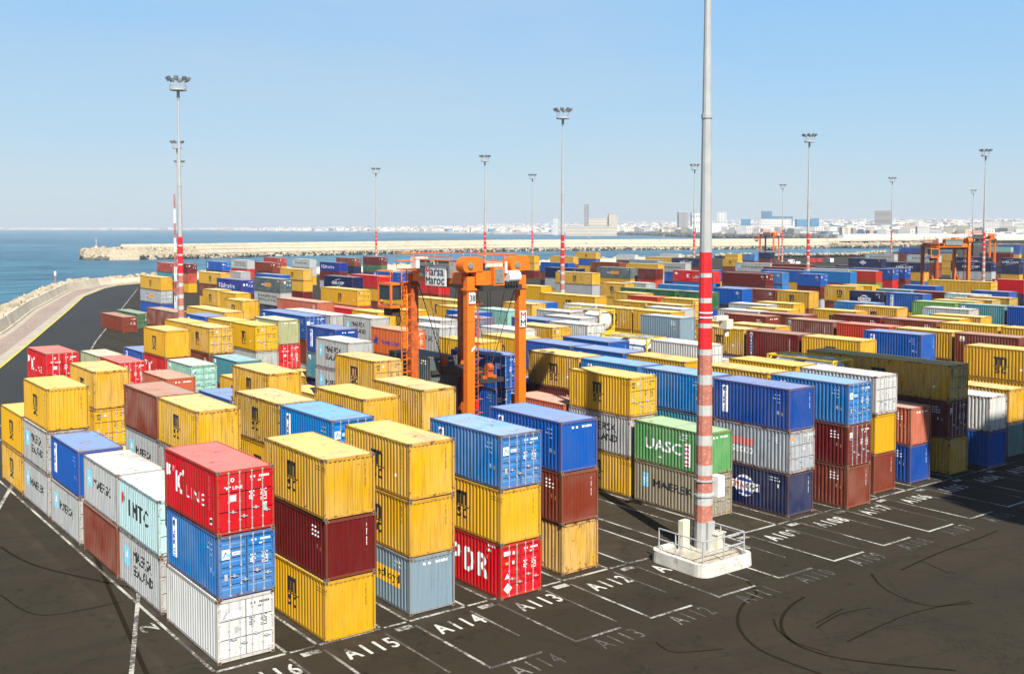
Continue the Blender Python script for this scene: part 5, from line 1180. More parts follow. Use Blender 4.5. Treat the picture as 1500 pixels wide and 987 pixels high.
# X | Y | tier | length ft | paint | livery | front (Door, Plain, W = plain with white codes) | label
TABLE = """
15.59|40.00|1|20|white|zee|D|white container with faded grey marks, bottom tier, first stack back in lane A116
15.59|40.00|2|20|lblue|arkas|D|bright blue container with white name strip, middle tier, first stack back in lane A116
15.59|40.00|3|20|red|kline|D|bright red container with large white K, top tier, first stack back in lane A116
15.59|46.90|1|20|gwhite|sealand|D|light grey container with two black words, bottom tier, second stack back in lane A116
15.59|46.90|2|20|aqua|imtc|D|pale aqua container with red pepper emblem, second tier up, second stack back in lane A116
15.59|53.20|1|20|rust|-|P|red brown container, bottom tier, third stack back in lane A116
15.59|53.20|2|20|gwhite|maersk|D|light grey container, second tier up, third stack back in lane A116
15.59|60.00|1|20|gwhite|maersk|D|light grey container with black word and star, bottom tier, fourth stack back in lane A116
15.59|60.00|2|20|blue|arkas|P|blue container with white name strip, second tier up, fourth stack back in lane A116
15.59|66.90|1|20|gwhite|maersk|D|light grey container with black word and star, bottom tier, fifth stack back in lane A116
15.59|66.90|2|20|gwhite|sealand|D|light grey container with two black words, middle tier, fifth stack back in lane A116
15.59|66.90|3|20|yellow|msc|P|yellow container with black stacked letters, top tier, fifth stack back in lane A116
15.59|73.60|1|20|yellow|msc|P|yellow container with black stacked letters, bottom tier, sixth stack back in lane A116
15.59|73.60|2|20|yellow|msc|P|yellow container with black stacked letters, second tier up, sixth stack back in lane A116
20.04|39.50|1|20|yellow|msc|P|yellow container with black stacked letters, bottom tier, first stack back in lane A115
20.04|39.50|2|20|maroon|code|P|maroon container with small white codes, middle tier, first stack back in lane A115
20.04|39.50|3|20|yellow|msc|P|yellow container with black stacked letters, top tier, first stack back in lane A115
20.04|47.50|1|20|yellow
20.04|54.00|1|20|gwhite
20.04|54.00|2|20|gwhite|maersk|P|light grey container with black word and star, middle tier, third stack back in lane A115
20.04|54.00|3|20|yellow|msc|P|yellow container with black stacked letters, top tier, third stack back in lane A115
20.04|60.20|1|20|gwhite
20.04|60.20|2|20|gwhite|maersk|P|light grey container with black word and star, middle tier, fourth stack back in lane A115
20.04|60.20|3|20|rust|vcode|P|red brown container with vertical white marks, top tier, fourth stack back in lane A115
20.04|66.80|1|20|yellow
20.04|73.20|1|20|gwhite
20.04|73.20|2|20|yellow|msc|D|yellow container with black stacked letters, middle tier, sixth stack back in lane A115
20.04|73.20|3|20|yellow|msc|P|yellow container with black stacked letters, top tier, sixth stack back in lane A115
20.04|79.40|1|20|yellow
20.04|85.80|1|20|rust
20.04|85.80|2|20|gwhite
20.04|85.80|3|20|red|kline|D|bright red container with large white K, top tier, eighth stack back in lane A115
24.49|40.00|1|20|steel|nedl|W|blue grey container with orange name band, bottom tier, first stack back in lane A114
24.49|40.00|2|20|yellow|msc|P|yellow container with black stacked letters, middle tier, first stack back in lane A114
24.49|40.00|3|20|yellow|msc|P|yellow container with black stacked letters, top tier, first stack back in lane A114
24.49|47.30|1|20|yellow
24.49|47.30|2|20|yellow
24.49|47.30|3|20|lblue|arkas|D|bright blue container with white name strip, top tier, second stack back in lane A114
24.49|53.60|1|20|yellow
24.49|53.60|2|20|yellow|msc|P|yellow container with black stacked letters, middle tier, third stack back in lane A114
24.49|53.60|3|20|oldyellow|msc|P|dull yellow container with black stacked letters, top tier, third stack back in lane A114
24.49|60.30|1|20|yellow
24.49|66.70|1|20|yellow
24.49|73.00|1|20|rust
24.49|79.50|1|20|yellow
28.95|39.10|1|20|red|opdr|D|bright red container with four huge white letters, bottom tier, first stack back in lane A113
28.95|39.10|2|20|yellow|msc|P|yellow container with black stacked letters, middle tier, first stack back in lane A113
28.95|39.10|3|20|lblue|arkas|D|bright blue container with white name strip, top tier, first stack back in lane A113
28.95|45.60|1|20|yellow
28.95|52.20|1|20|yellow
28.95|52.20|2|20|yellow
28.95|52.20|3|20|yellow|msc|P|yellow container with black stacked letters, top tier, third stack back in lane A113
28.95|58.70|1|20|yellow
28.95|58.70|2|20|yellow
28.95|65.10|1|20|yellow
28.95|65.10|2|20|gwhite
28.95|65.10|3|20|yellow|msc|P|yellow container with black stacked letters, top tier, fifth stack back in lane A113
28.95|71.60|1|20|yellow
28.95|71.60|2|20|blue|-|P|blue container, second tier up, sixth stack back in lane A113
28.95|78.10|1|20|yellow
28.95|84.70|1|20|rust
28.95|84.70|2|20|salmon|vcode|W|salmon container with vertical white marks, second tier up, eighth stack back in lane A113
28.95|91.00|1|20|yellow
28.95|97.40|1|20|gwhite
28.95|97.40|2|20|red|kline|D|bright red container with large white K, second tier up, tenth stack back in lane A113
28.95|103.80|1|20|rust
28.95|103.80|2|20|olive|vcode|P|pale olive container with vertical white marks, second tier up, eleventh stack back in lane A113
33.40|40.00|1|20|yellowrust|-|P|rust streaked yellow container, bottom tier, first stack back in lane A112
33.40|40.00|2|20|rust|code|P|red brown container with small white codes, middle tier, first stack back in lane A112
33.40|40.00|3|20|blue|arkas2|W|blue container with white name strip, top tier, first stack back in lane A112
33.40|46.60|1|20|yellow
33.40|53.10|1|20|yellow
33.40|53.10|2|20|yellow
33.40|53.10|3|20|yellow|msc|P|yellow container with black stacked letters, top tier, third stack back in lane A112
33.40|59.60|1|20|yellow
33.40|65.90|1|20|rust
33.40|72.30|1|20|yellow
33.40|78.70|1|20|yellow
33.40|78.70|2|20|yellow|msc|P|yellow container with black stacked letters, second tier up, seventh stack back in lane A112
33.40|85.00|1|20|rust
33.40|91.60|1|20|rust
33.40|91.60|2|20|mint|logo|D|mint green container with small square logo, second tier up, ninth stack back in lane A112
33.40|98.10|1|20|yellow
33.40|98.10|2|20|red|kline|P|bright red container with large white K, middle tier, tenth stack back in lane A112
33.40|98.10|3|20|yellow|msc|P|yellow container with black stacked letters, top tier, tenth stack back in lane A112
33.40|104.60|1|20|gwhite
33.40|104.60|2|20|blue|arkas|P|blue container with white name strip, second tier up, eleventh stack back in lane A112
37.85|53.60|1|20|yellow
37.85|60.10|1|20|rust
37.85|66.60|1|20|yellow
37.85|66.60|2|20|yellow
37.85|66.60|3|20|yellow|msc|D|yellow container with black stacked letters, top tier, third stack back in lane A111
37.85|73.00|1|20|yellow
37.85|79.30|1|20|rust
37.85|85.60|1|20|gwhite
37.85|92.00|1|20|rust
37.85|92.00|2|20|teal|logo|P|teal container with small square logo, second tier up, seventh stack back in lane A111
37.85|98.50|1|20|yellow
37.85|98.50|2|20|rust|code|P|red brown container with small white codes, middle tier, eighth stack back in lane A111
37.85|98.50|3|20|yellow|msc|D|yellow container with black stacked letters, top tier, eighth stack back in lane A111
37.85|105.10|1|20|yellow
37.85|105.10|2|20|yellow
37.85|105.10|3|20|yellow|msc|P|yellow container with black stacked letters, top tier, ninth stack back in lane A111
42.30|66.00|1|20|yellow
42.30|66.00|2|20|steel
42.30|66.00|3|20|dgrey|band|W|dark grey container with orange and navy flag, top tier, first stack back in lane A110
42.30|72.50|1|20|yellow
42.30|78.80|1|20|yellow
42.30|78.80|2|20|gwhite|maersk|P|light grey container with black word and star, middle tier, third stack back in lane A110
42.30|78.80|3|20|gwhite|sealand|P|light grey container with two black words, top tier, third stack back in lane A110
42.30|85.10|1|20|yellow|-|P|yellow container, alone on the ground, fourth stack back in lane A110
42.30|91.50|1|20|rust
42.30|97.90|1|20|gwhite
42.30|97.90|2|20|gwhite|-|P|light grey container, middle tier, sixth stack back in lane A110
42.30|97.90|3|20|yellow|msc|D|yellow container with black stacked letters, top tier, sixth stack back in lane A110
42.30|104.40|1|20|gwhite
42.30|104.40|2|20|gwhite
42.30|104.40|3|20|yellow|msc|P|yellow container with black stacked letters, top tier, seventh stack back in lane A110
46.75|42.70|1|20|beige|maersk|D|beige container with black word and star, bottom tier, first stack back in lane A109
46.75|42.70|2|20|green|uasc|W|green container with four white letters, second tier up, first stack back in lane A109
46.75|49.20|1|20|yellow|msc|P|yellow container with black stacked letters, bottom tier, second stack back in lane A109
46.75|49.20|2|20|gwhite|sealand|P|light grey container with two black words, middle tier, second stack back in lane A109
46.75|49.20|3|20|yellow|msc|D|yellow container with black stacked letters, top tier, second stack back in lane A109
46.75|55.80|1|20|maroon
46.75|55.80|2|20|salmon|-|P|salmon container, second tier up, third stack back in lane A109
46.75|63.80|1|20|blue
46.75|63.80|2|20|blue|arkas|D|blue container with white name strip, middle tier, fourth stack back in lane A109
46.75|63.80|3|20|blue|arkas|D|blue container with white name strip, top tier, fourth stack back in lane A109
46.75|70.30|1|20|gwhite
46.75|76.70|1|20|rust
46.75|89.60|1|20|navy
46.75|89.60|2|20|teal|logo|P|teal container with small square logo, middle tier, seventh stack back in lane A109
46.75|89.60|3|20|dblue|arkas|W|deep blue container with white name strip, top tier, seventh stack back in lane A109
46.75|96.00|1|20|yellow|-|P|yellow container, alone on the ground, eighth stack back in lane A109
46.75|102.20|1|20|rust
46.75|102.20|2|20|red|kline|D|bright red container with large white K, middle tier, ninth stack back in lane A109
46.75|102.20|3|20|olive|logo|W|pale olive container with small square logo, top tier, ninth stack back in lane A109
51.20|40.00|1|20|navy|cma|P|navy container with white globe emblem, bottom tier, first stack back in lane A108
51.20|40.00|2|20|gwhite2|secco|D|bluish grey container with pink badge, middle tier, first stack back in lane A108
51.20|40.00|3|20|dblue|arkas|P|deep blue container with white name strip, top tier, first stack back in lane A108
51.20|46.60|1|20|rust
51.20|46.60|2|20|cyan|-|P|cyan container, middle tier, second stack back in lane A108
51.20|46.60|3|20|lblue|arkas|P|bright blue container with white name strip, top tier, second stack back in lane A108
51.20|53.10|1|20|rust
51.20|53.10|2|20|cyan
51.20|53.10|3|20|lblue|arkas|P|bright blue container with white name strip, top tier, third stack back in lane A108
51.20|59.50|1|20|rust
51.20|59.50|2|20|maroon|code|P|maroon container with small white codes, middle tier, fourth stack back in lane A108
51.20|59.50|3|20|yellow|msc|P|yellow container with black stacked letters, top tier, fourth stack back in lane A108
51.20|65.90|1|20|yellow
51.20|65.90|2|20|blue|-|P|blue container, second tier up, fifth stack back in lane A108
51.20|72.30|1|20|yellow
51.20|72.30|2|20|yellow
51.20|72.30|3|20|yellow|msc|P|yellow container with black stacked letters, top tier, sixth stack back in lane A108
51.20|78.60|1|20|gwhite
51.20|78.60|2|20|gwhite
51.20|84.60|1|20|rust
51.20|84.60|2|20|steel
51.20|84.60|3|20|orange|hapag|D|orange container with navy bird emblem, top tier, eighth stack back in lane A108
51.20|91.00|1|20|yellow
51.20|97.40|1|20|yellow
51.20|97.40|2|20|yellow
51.20|105.00|1|40|gwhite
51.20|105.00|2|40|rust|-|P|long red brown container, middle tier, eleventh stack back in lane A108
51.20|105.00|3|40|blue|arkas|D|long blue container with white name strip, top tier, eleventh stack back in lane A108
55.66|39.00|1|20|rust|code|P|red brown container with small white codes, bottom tier, first stack back in lane A107
55.66|39.00|2|20|maroon|code|D|maroon container with small white codes, middle tier, first stack back in lane A107
55.66|39.00|3|20|lblue|arkas|D|bright blue container with white name strip, top tier, first stack back in lane A107
55.66|45.40|1|20|rust
55.66|45.40|2|20|yellow
55.66|45.40|3|20|yellow|msc|P|yellow container with black stacked letters, top tier, second stack back in lane A107
55.66|52.90|1|20|rust
55.66|52.90|2|20|yellow
55.66|52.90|3|20|yellow|msc|P|yellow container with black stacked letters, top tier, third stack back in lane A107
55.66|59.30|1|20|rust
55.66|59.30|2|20|yellow
55.66|59.30|3|20|blue|arkas|P|blue container with white name strip, top tier, fourth stack back in lane A107
55.66|65.60|1|20|rust
55.66|65.60|2|20|yellow
55.66|65.60|3|20|blue|saf|P|blue container with white script, top tier, fifth stack back in lane A107
55.66|72.20|1|20|rust
55.66|72.20|2|20|yellow
55.66|72.20|3|20|yellow|msc|P|yellow container with black stacked letters, top tier, sixth stack back in lane A107
55.66|78.70|1|20|rust
55.66|78.70|2|20|gwhite
55.66|85.20|1|20|rust
55.66|85.20|2|20|yellow
55.66|85.20|3|20|gwhite|maersk|P|light grey container with black word and star, top tier, eighth stack back in lane A107
55.66|92.00|1|20|rust
55.66|92.00|2|20|yellow
55.66|98.60|1|20|yellow
55.66|98.60|2|20|gwhite
55.66|98.60|3|20|gwhite|sealand|P|light grey container with two black words, top tier, tenth stack back in lane A107
60.11|40.10|1|20|rust|code|P|red brown container with small white codes, bottom tier, first stack back in lane A106
60.11|40.10|2|20|yellow|-|P|yellow container, middle tier, first stack back in lane A106
60.11|40.10|3|20|white|-|D|white container, top tier, first stack back in lane A106
60.11|46.50|1|20|blue
60.11|46.50|2|20|yellow
60.11|46.50|3|20|yellow|msc|P|yellow container with black stacked letters, top tier, second stack back in lane A106
60.11|53.00|1|20|gwhite
60.11|53.00|2|20|yellow
60.11|65.90|1|20|gwhite
60.11|65.90|2|20|yellow
60.11|65.90|3|20|blue|arkas|P|blue container with white name strip, top tier, fifth stack back in lane A106
60.11|59.50|1|20|gwhite
60.11|59.50|2|20|yellow
60.11|72.40|1|20|rust
60.11|72.40|2|20|yellow
60.11|78.80|1|20|gwhite
60.11|78.80|2|20|yellow
60.11|78.80|3|20|white|tankflat|P|white container with grey roof, top tier, seventh stack back in lane A106
60.11|85.30|1|20|gwhite
60.11|85.30|2|20|yellow
60.11|91.80|1|20|rust
60.11|91.80|2|20|yellow
60.11|91.80|3|20|gwhite|sealand|P|light grey container with two black words, top tier, ninth stack back in lane A106
60.11|98.20|1|20|rust
60.11|98.20|2|20|blue
60.11|104.80|1|20|rust
60.11|104.80|2|20|yellow
60.11|104.80|3|20|yellow|msc|P|yellow container with black stacked letters, top tier, eleventh stack back in lane A106
64.56|40.30|1|20|dblue|code|P|deep blue container with small white codes, bottom tier, first stack back in lane A105
64.56|40.30|2|20|salmon|code|W|salmon container with small white codes, second tier up, first stack back in lane A105
64.56|46.60|1|20|rust
64.56|46.60|2|20|yellow
64.56|46.60|3|20|tank|-|P|tank container with yellow frame, top tier, second stack back in lane A105
64.56|53.00|1|20|yellow
64.56|53.00|2|20|yellow
64.56|59.30|1|20|yellow
64.56|59.30|2|20|gwhite
64.56|59.30|3|20|white|code|D|white container with small white codes, top tier, fourth stack back in lane A105
64.56|65.80|1|20|yellow
64.56|65.80|2|20|gwhite
64.56|65.80|3|20|tank|-|P|tank container with yellow frame, top tier, fifth stack back in lane A105
64.56|72.30|1|20|yellow
64.56|72.30|2|20|gwhite
64.56|78.80|1|20|yellow
64.56|78.80|2|20|gwhite
64.56|78.80|3|20|yellow|msc|D|yellow container with black stacked letters, top tier, seventh stack back in lane A105
64.56|85.20|1|20|yellow
64.56|85.20|2|20|yellow
64.56|91.60|1|20|yellow
64.56|91.60|2|20|rust
64.56|91.60|3|20|purple|-|P|grey purple container, top tier, ninth stack back in lane A105
64.56|98.00|1|20|yellow
64.56|98.00|2|20|rust
64.56|104.60|1|20|yellow
64.56|104.60|2|20|rust
64.56|104.60|3|20|yellow|msc|P|yellow container with black stacked letters, top tier, eleventh stack back in lane A105
69.01|40.10|1|20|yellow|-|P|yellow container, left of the rightmost mast, between deep blue left and blue right neighbours
69.01|40.10|2|20|maroon|code|D|maroon container, middle tier, left of the rightmost mast, salmon to its left, white right
69.01|40.10|3|40|yellow|msc|D|long yellow container, top tier, right of the slim mast, white to its left, yellow right
69.01|46.30|1|20|rust
69.01|46.30|2|20|gwhite
69.01|53.00|1|20|yellow
69.01|53.00|2|20|yellow
69.01|59.50|1|20|yellow
69.01|59.50|2|20|yellow
69.01|65.90|1|20|yellow
69.01|65.90|2|20|rust
69.01|72.30|1|20|yellow
69.01|72.30|2|20|gwhite
69.01|78.80|1|20|yellow
69.01|78.80|2|20|gwhite
69.01|78.80|3|20|white|code|D|white container, top tier, right of the middle mast, yellow to its left, tank right
69.01|85.20|1|20|yellow
69.01|85.20|2|20|rust
69.01|85.20|3|20|blue|-|P|blue container, left of the middle mast, between mint green left and white right neighbours
69.01|91.60|1|20|yellow
69.01|91.60|2|20|rust
69.01|98.00|1|20|yellow
69.01|98.00|2|20|rust
69.01|98.00|3|20|blue|-|P|blue container, behind the orange carrier, between yellow left and mint green right neighbours
69.01|104.50|1|20|yellow
69.01|104.50|2|20|rust
73.46|39.60|1|20|blue|-|P|blue container, behind the rightmost mast, between yellow left and grey teal right neighbours
73.46|39.60|2|20|white|-|P|white container, behind the rightmost mast, between maroon left and yellow right neighbours
73.46|46.30|1|20|yellow
73.46|52.80|1|20|yellow
73.46|52.80|2|20|gwhite
73.46|59.30|1|20|yellow
73.46|59.30|2|20|yellow
73.46|65.80|1|20|yellow
73.46|65.80|2|20|gwhite
73.46|72.30|1|20|rust
73.46|72.30|2|20|gwhite
73.46|78.70|1|20|yellow
73.46|78.70|2|20|white
73.46|85.10|1|20|yellow
73.46|85.10|2|20|white
73.46|85.10|3|20|gwhite|-|P|light grey container, right of the middle mast, between light grey left and tank right neighbours
73.46|91.50|1|20|yellow
73.46|91.50|2|20|blue
73.46|98.00|1|20|yellow
73.46|98.00|2|20|rust
73.46|98.00|3|20|mint|-|P|mint green container, right of the orange carrier, between grey purple left and blue right neighbours
77.91|40.50|1|20|teal2|code|P|grey teal container with small white codes, bottom tier, right of the rightmost mast
77.91|40.50|2|20|yellow|-|P|yellow container, right of the rightmost mast, between white left and yellow right neighbours
77.91|47.00|1|20|yellow
77.91|47.00|2|20|yellow
77.91|53.50|1|20|yellow
77.91|53.50|2|20|rust
77.91|53.50|3|20|yellow|msc|P|yellow container, top tier, right of the banded right mast, maroon to its left, blue right
77.91|60.00|1|20|yellow
77.91|60.00|2|20|rust
77.91|60.00|3|20|maroon|cronos|D|maroon container, top tier, left of the banded right mast, yellow to its left, yellow right
77.91|66.40|1|20|yellow
77.91|66.40|2|20|gwhite
77.91|66.40|3|20|yellow|msc|D|yellow container, top tier, right of the huge near mast, white to its left, maroon right
77.91|72.80|1|20|yellow
77.91|72.80|2|20|yellow
77.91|79.30|1|20|rust
77.91|79.30|2|20|gwhite
77.91|85.70|1|20|yellow
77.91|85.70|2|20|yellow
77.91|92.00|1|20|yellow
77.91|92.00|2|20|white
77.91|92.00|3|20|gwhite|-|P|light grey container, behind the middle mast, between yellow left and tank right neighbours
77.91|98.50|1|20|yellow
77.91|98.50|2|20|rust
77.91|105.00|1|20|rust
77.91|105.00|2|20|yellow
82.37|40.60|1|20|rust
82.37|40.60|2|20|yellow|-|P|yellow container, right of the rightmost mast, between yellow left and yellow right neighbours
82.37|40.60|3|20|yellow|msc|P|yellow container with black stacked letters, top tier, right of the rightmost mast
82.37|47.10|1|20|rust
82.37|53.40|1|20|yellow
82.37|53.40|2|20|rust
82.37|59.70|1|20|gwhite
82.37|59.70|2|20|rust
82.37|66.20|1|20|yellow
82.37|66.20|2|20|gwhite
82.37|66.20|3|20|yellow|msc|P|yellow container with black stacked letters, top tier, left of the banded right mast
82.37|72.60|1|20|rust
82.37|72.60|2|20|gwhite
82.37|79.00|1|20|gwhite
82.37|79.00|2|20|gwhite
82.37|79.00|3|20|steel|code|P|blue grey container with small white codes, top tier, left of the huge near mast
82.37|85.40|1|20|gwhite
82.37|85.40|2|20|yellow
82.37|91.80|1|20|gwhite
82.37|91.80|2|20|yellow
82.37|91.80|3|20|tank|-|P|tank container, top tier, right of the middle mast, white to its left, yellow right
82.37|98.20|1|20|rust
82.37|98.20|2|20|yellow
82.37|104.70|1|20|rust
82.37|104.70|2|20|yellow
82.37|104.70|3|20|yellow|msc|P|yellow container, top tier, left of the middle mast, mint green to its left, blue right
86.82|46.70|1|20|rust
86.82|46.70|2|20|rust
86.82|53.30|1|20|rust
86.82|53.30|2|20|yellow
86.82|53.30|3|20|blue|arkas|P|blue container, top tier, right of the slim mast, yellow to its left, yellow right
86.82|59.70|1|20|rust
86.82|59.70|2|20|rust
86.82|66.00|1|20|rust
86.82|66.00|2|20|rust
86.82|72.50|1|20|yellow
86.82|72.50|2|20|rust
86.82|78.80|1|20|yellow
86.82|78.80|2|20|gwhite
86.82|84.80|1|20|yellow
86.82|84.80|2|20|yellow
86.82|84.80|3|20|yellow|msc|P|yellow container with black stacked letters, top tier, left of the huge near mast
86.82|91.20|1|20|yellow
86.82|91.20|2|20|yellow
86.82|91.20|3|20|yellow|msc|P|yellow container, top tier, right of the middle mast, tank to its left, yellow right
86.82|97.70|1|20|yellow
86.82|97.70|2|20|gwhite
86.82|97.70|3|20|white|-|P|white container, right of the middle mast, between yellow left and yellow right neighbours
91.27|46.60|1|20|blue
91.27|46.60|2|20|rust
91.27|46.60|3|20|rust|logo|P|red brown container, top tier, behind the rightmost mast, yellow to its left, yellow right
91.27|40.30|1|20|blue
91.27|40.30|2|20|dblue
91.27|53.00|1|20|rust
91.27|53.00|2|20|rust
91.27|53.00|3|20|yellow|msc|P|yellow container, top tier, right of the slim mast, blue to its left, red brown right
91.27|59.50|1|20|yellow
91.27|59.50|2|20|rust
91.27|59.50|3|20|ored|-|P|orange red container, left of the slim mast, between red brown left and blue right neighbours
91.27|66.00|1|20|rust
91.27|66.00|2|20|rust
91.27|66.00|3|20|rust|cronos|P|red brown container with navy vertical strip, top tier, behind the banded right mast
91.27|74.60|1|20|rust
91.27|74.60|2|20|rust
91.27|74.60|3|20|rust|code|W|red brown container with small white codes, top tier, right of the huge near mast
91.27|81.00|1|20|yellow
91.27|81.00|2|20|yellow
91.27|87.40|1|20|yellow
91.27|87.40|2|20|yellow
91.27|87.40|3|20|gwhite|-|P|light grey container, top tier, left of the huge near mast
95.72|73.10|1|20|rust
95.72|73.10|2|20|rust
95.72|73.10|3|20|rust|-|P|red brown container, top tier, left of the banded right mast
95.72|66.60|1|20|rust
95.72|66.60|2|20|rust
95.72|60.00|1|20|rust
95.72|60.00|2|20|rust
95.72|53.50|1|20|rust
95.72|53.50|2|20|rust
95.72|47.00|1|20|rust
95.72|91.50|1|20|rust
95.72|91.50|2|20|yellow
95.72|91.50|3|20|oldyellow|-|P|dull yellow container, top tier, left of the huge near mast
95.72|98.00|1|20|rust
95.72|98.00|2|20|yellow
95.72|98.00|3|20|yellow|msc|P|yellow container, top tier, right of the middle mast, yellow to its left, dull yellow right
95.72|79.50|1|20|rust
95.72|79.50|2|20|gwhite
95.72|79.50|3|20|gwhite|-|P|light grey container, top tier, right of the huge near mast
100.17|53.40|1|20|rust
100.17|53.40|2|20|yellow
100.17|53.40|3|20|yellow|msc|P|yellow container, top tier, left of the rightmost mast, red brown to its left, yellow right
100.17|47.00|1|20|rust
100.17|47.00|2|20|yellow
100.17|47.00|3|20|yellow|msc|P|yellow container, top tier, right of the rightmost mast, yellow to its left, deep blue right
100.17|59.90|1|20|yellow
100.17|59.90|2|20|rust
100.17|59.90|3|20|rust|code|P|red brown container, top tier, right of the slim mast, maroon to its left, yellow right
100.17|66.30|1|20|yellow
100.17|66.30|2|20|yellow
100.17|66.30|3|20|maroon|code|P|maroon container, top tier, left of the slim mast, yellow to its left, red brown right
100.17|72.60|1|20|yellow
100.17|72.60|2|20|rust
100.17|78.80|1|20|yellow
100.17|78.80|2|20|rust
100.17|78.80|3|20|yellow|msc|P|yellow container, left of the banded right mast, thirteenth such from left at its distance
104.63|53.50|1|20|yellow
104.63|53.50|2|20|yellow
104.63|60.00|1|20|yellow
104.63|60.00|2|20|yellow
104.63|60.00|3|20|yellow|msc|P|yellow container with black stacked letters, top tier, left of the rightmost mast
104.63|66.40|1|20|yellow
104.63|66.40|2|20|yellow
104.63|72.60|1|20|yellow
104.63|72.60|2|20|yellow
104.63|72.60|3|20|yellow|msc|P|yellow container with black stacked letters, top tier, right of the banded right mast
104.63|79.00|1|20|yellow
104.63|79.00|2|20|rust
104.63|85.60|1|20|blue
104.63|85.60|2|20|blue
104.63|85.60|3|20|gwhite|maersk|P|light grey container with black word and star, top tier, right of the huge near mast
104.63|98.00|1|20|yellow
104.63|98.00|2|20|yellow
104.63|98.00|3|20|yellow|msc|D|yellow container, left of the huge near mast, thirteenth such from left at its distance
104.63|91.90|1|20|yellow
104.63|91.90|2|20|yellow|-|P|yellow container, behind the huge near mast, between blue grey left and yellow right neighbours
104.63|104.60|1|20|yellow
104.63|104.60|2|20|yellow
104.63|104.60|3|20|ored|vcode|P|orange red container with vertical white marks, top tier, left of the huge near mast
109.08|60.00|1|20|yellow
109.08|60.00|2|20|yellow
109.08|60.00|3|20|yellow|msc|P|yellow container, top tier, left of the rightmost mast, yellow to its left, teal right
109.08|53.60|1|20|yellow
109.08|53.60|2|20|yellow
109.08|66.40|1|20|rust
109.08|66.40|2|20|blue
109.08|72.70|1|20|yellow
109.08|72.70|2|20|rust
109.08|79.00|1|20|blue
109.08|79.00|2|20|rust
109.08|84.90|1|20|yellow
109.08|84.90|2|20|yellow
109.08|84.90|3|20|yellow|msc|P|yellow container, top tier, left of the banded right mast, yellow to its left, yellow right
113.53|60.00|1|20|yellow
113.53|60.00|2|20|gwhite
113.53|66.40|1|20|blue
113.53|66.40|2|20|blue
113.53|73.00|1|20|yellow
113.53|73.00|2|20|yellow
113.53|73.00|3|20|yellow|msc|P|yellow container, top tier, behind the slim mast, bright blue to its left, blue right
113.53|79.40|1|20|rust
113.53|79.40|2|20|yellow
113.53|85.80|1|20|rust
113.53|85.80|2|20|rust
113.53|92.20|1|20|blue
113.53|92.20|2|20|rust
117.98|60.00|1|20|blue
117.98|60.00|2|20|yellow
117.98|66.40|1|20|yellow
117.98|66.40|2|20|rust
117.98|66.40|3|20|gwhite|maersk|P|light grey container with black word and star, top tier, left of the rightmost mast
117.98|72.80|1|20|yellow
117.98|72.80|2|20|yellow
117.98|79.20|1|20|blue
117.98|79.20|2|20|blue
117.98|79.20|3|20|lblue|-|P|bright blue container, left of the slim mast, between red brown left and navy right neighbours
117.98|85.60|1|20|blue
117.98|85.60|2|20|rust
117.98|107.30|1|20|blue
117.98|107.30|2|20|dblue|-|P|deep blue container, behind the huge near mast, between yellow left and light grey right neighbours
117.98|107.30|3|20|dgreen|-|P|dark green container, behind the huge near mast, between yellow left and blue right neighbours
122.43|59.80|1|20|yellow
122.43|59.80|2|20|yellow
122.43|66.30|1|20|blue
122.43|66.30|2|20|yellow
122.43|79.00|1|20|rust
122.43|79.00|2|20|gwhite
122.43|85.40|1|20|blue
122.43|85.40|2|20|blue
126.88|60.30|1|20|blue
126.88|60.30|2|20|dblue
126.88|60.30|3|20|dblue|-|P|deep blue container, top tier, right of the rightmost mast
126.88|66.80|1|20|yellow
126.88|66.80|2|20|rust
126.88|66.80|3|20|teal|logo|P|teal container, top tier, behind the rightmost mast, yellow to its left, deep blue right
126.88|73.30|1|20|yellow
126.88|73.30|2|20|yellow
126.88|73.30|3|20|grass|-|P|grass green container, right of the slim mast, between blue left and light grey right neighbours
126.88|79.70|1|20|rust
126.88|79.70|2|20|blue
126.88|86.00|1|20|rust
126.88|86.00|2|20|rust
131.34|99.30|1|20|rust
131.34|99.30|2|20|rust
131.34|99.30|3|20|yellow|msc|P|yellow container, top tier, behind the banded right mast, red brown to its left, maroon right
131.34|105.60|1|20|rust
131.34|105.60|2|20|rust
131.34|105.60|3|20|rust|code|P|red brown container with small white codes, top tier, left of the banded right mast
131.34|111.80|1|20|rust
131.34|111.80|2|20|gwhite
131.34|111.80|3|20|blue
131.34|66.80|1|20|rust
131.34|66.80|2|20|yellow
131.34|73.20|1|20|rust
131.34|73.20|2|20|yellow
131.34|73.20|3|20|yellow|-|P|yellow container, left of the rightmost mast, between grass green left and dull yellow right neighbours
135.79|66.80|1|20|rust
135.79|66.80|2|20|grass
135.79|73.20|1|20|rust
135.79|73.20|2|20|yellow
135.79|73.20|3|20|oldyellow|-|P|dull yellow container, behind the rightmost mast, between yellow left and dull yellow right neighbours
140.24|86.00|1|20|rust
140.24|86.00|2|20|yellow
140.24|86.00|3|20|blue|arkas|P|blue container, top tier, right of the slim mast, navy to its left, grass green right
140.24|92.40|1|20|rust
140.24|92.40|2|20|navy
140.24|92.40|3|20|navy|cma|P|navy container, top tier, left of the slim mast, yellow to its left, blue right
149.14|103.50|1|20|rust
149.14|103.50|2|20|rust
149.14|103.50|3|20|yellow|msc|P|yellow container, top tier, right of the banded right mast, maroon to its left, navy right
153.59|103.50|1|20|blue
153.59|103.50|2|20|blue
153.59|103.50|3|20|yellow|-|P|yellow container, left of the slim mast, between yellow left and grass green right neighbours
68.85|204.21|3|40|yellow|msc|P|long yellow container with black stacked letters, top tier, left of the left mast
68.85|204.21|1|40|blue|-|P|long blue container, bottom tier, left of the left mast
68.85|204.21|2|40|gwhite2|band|D|long bluish grey container with orange and navy flag, middle tier, left of the left mast
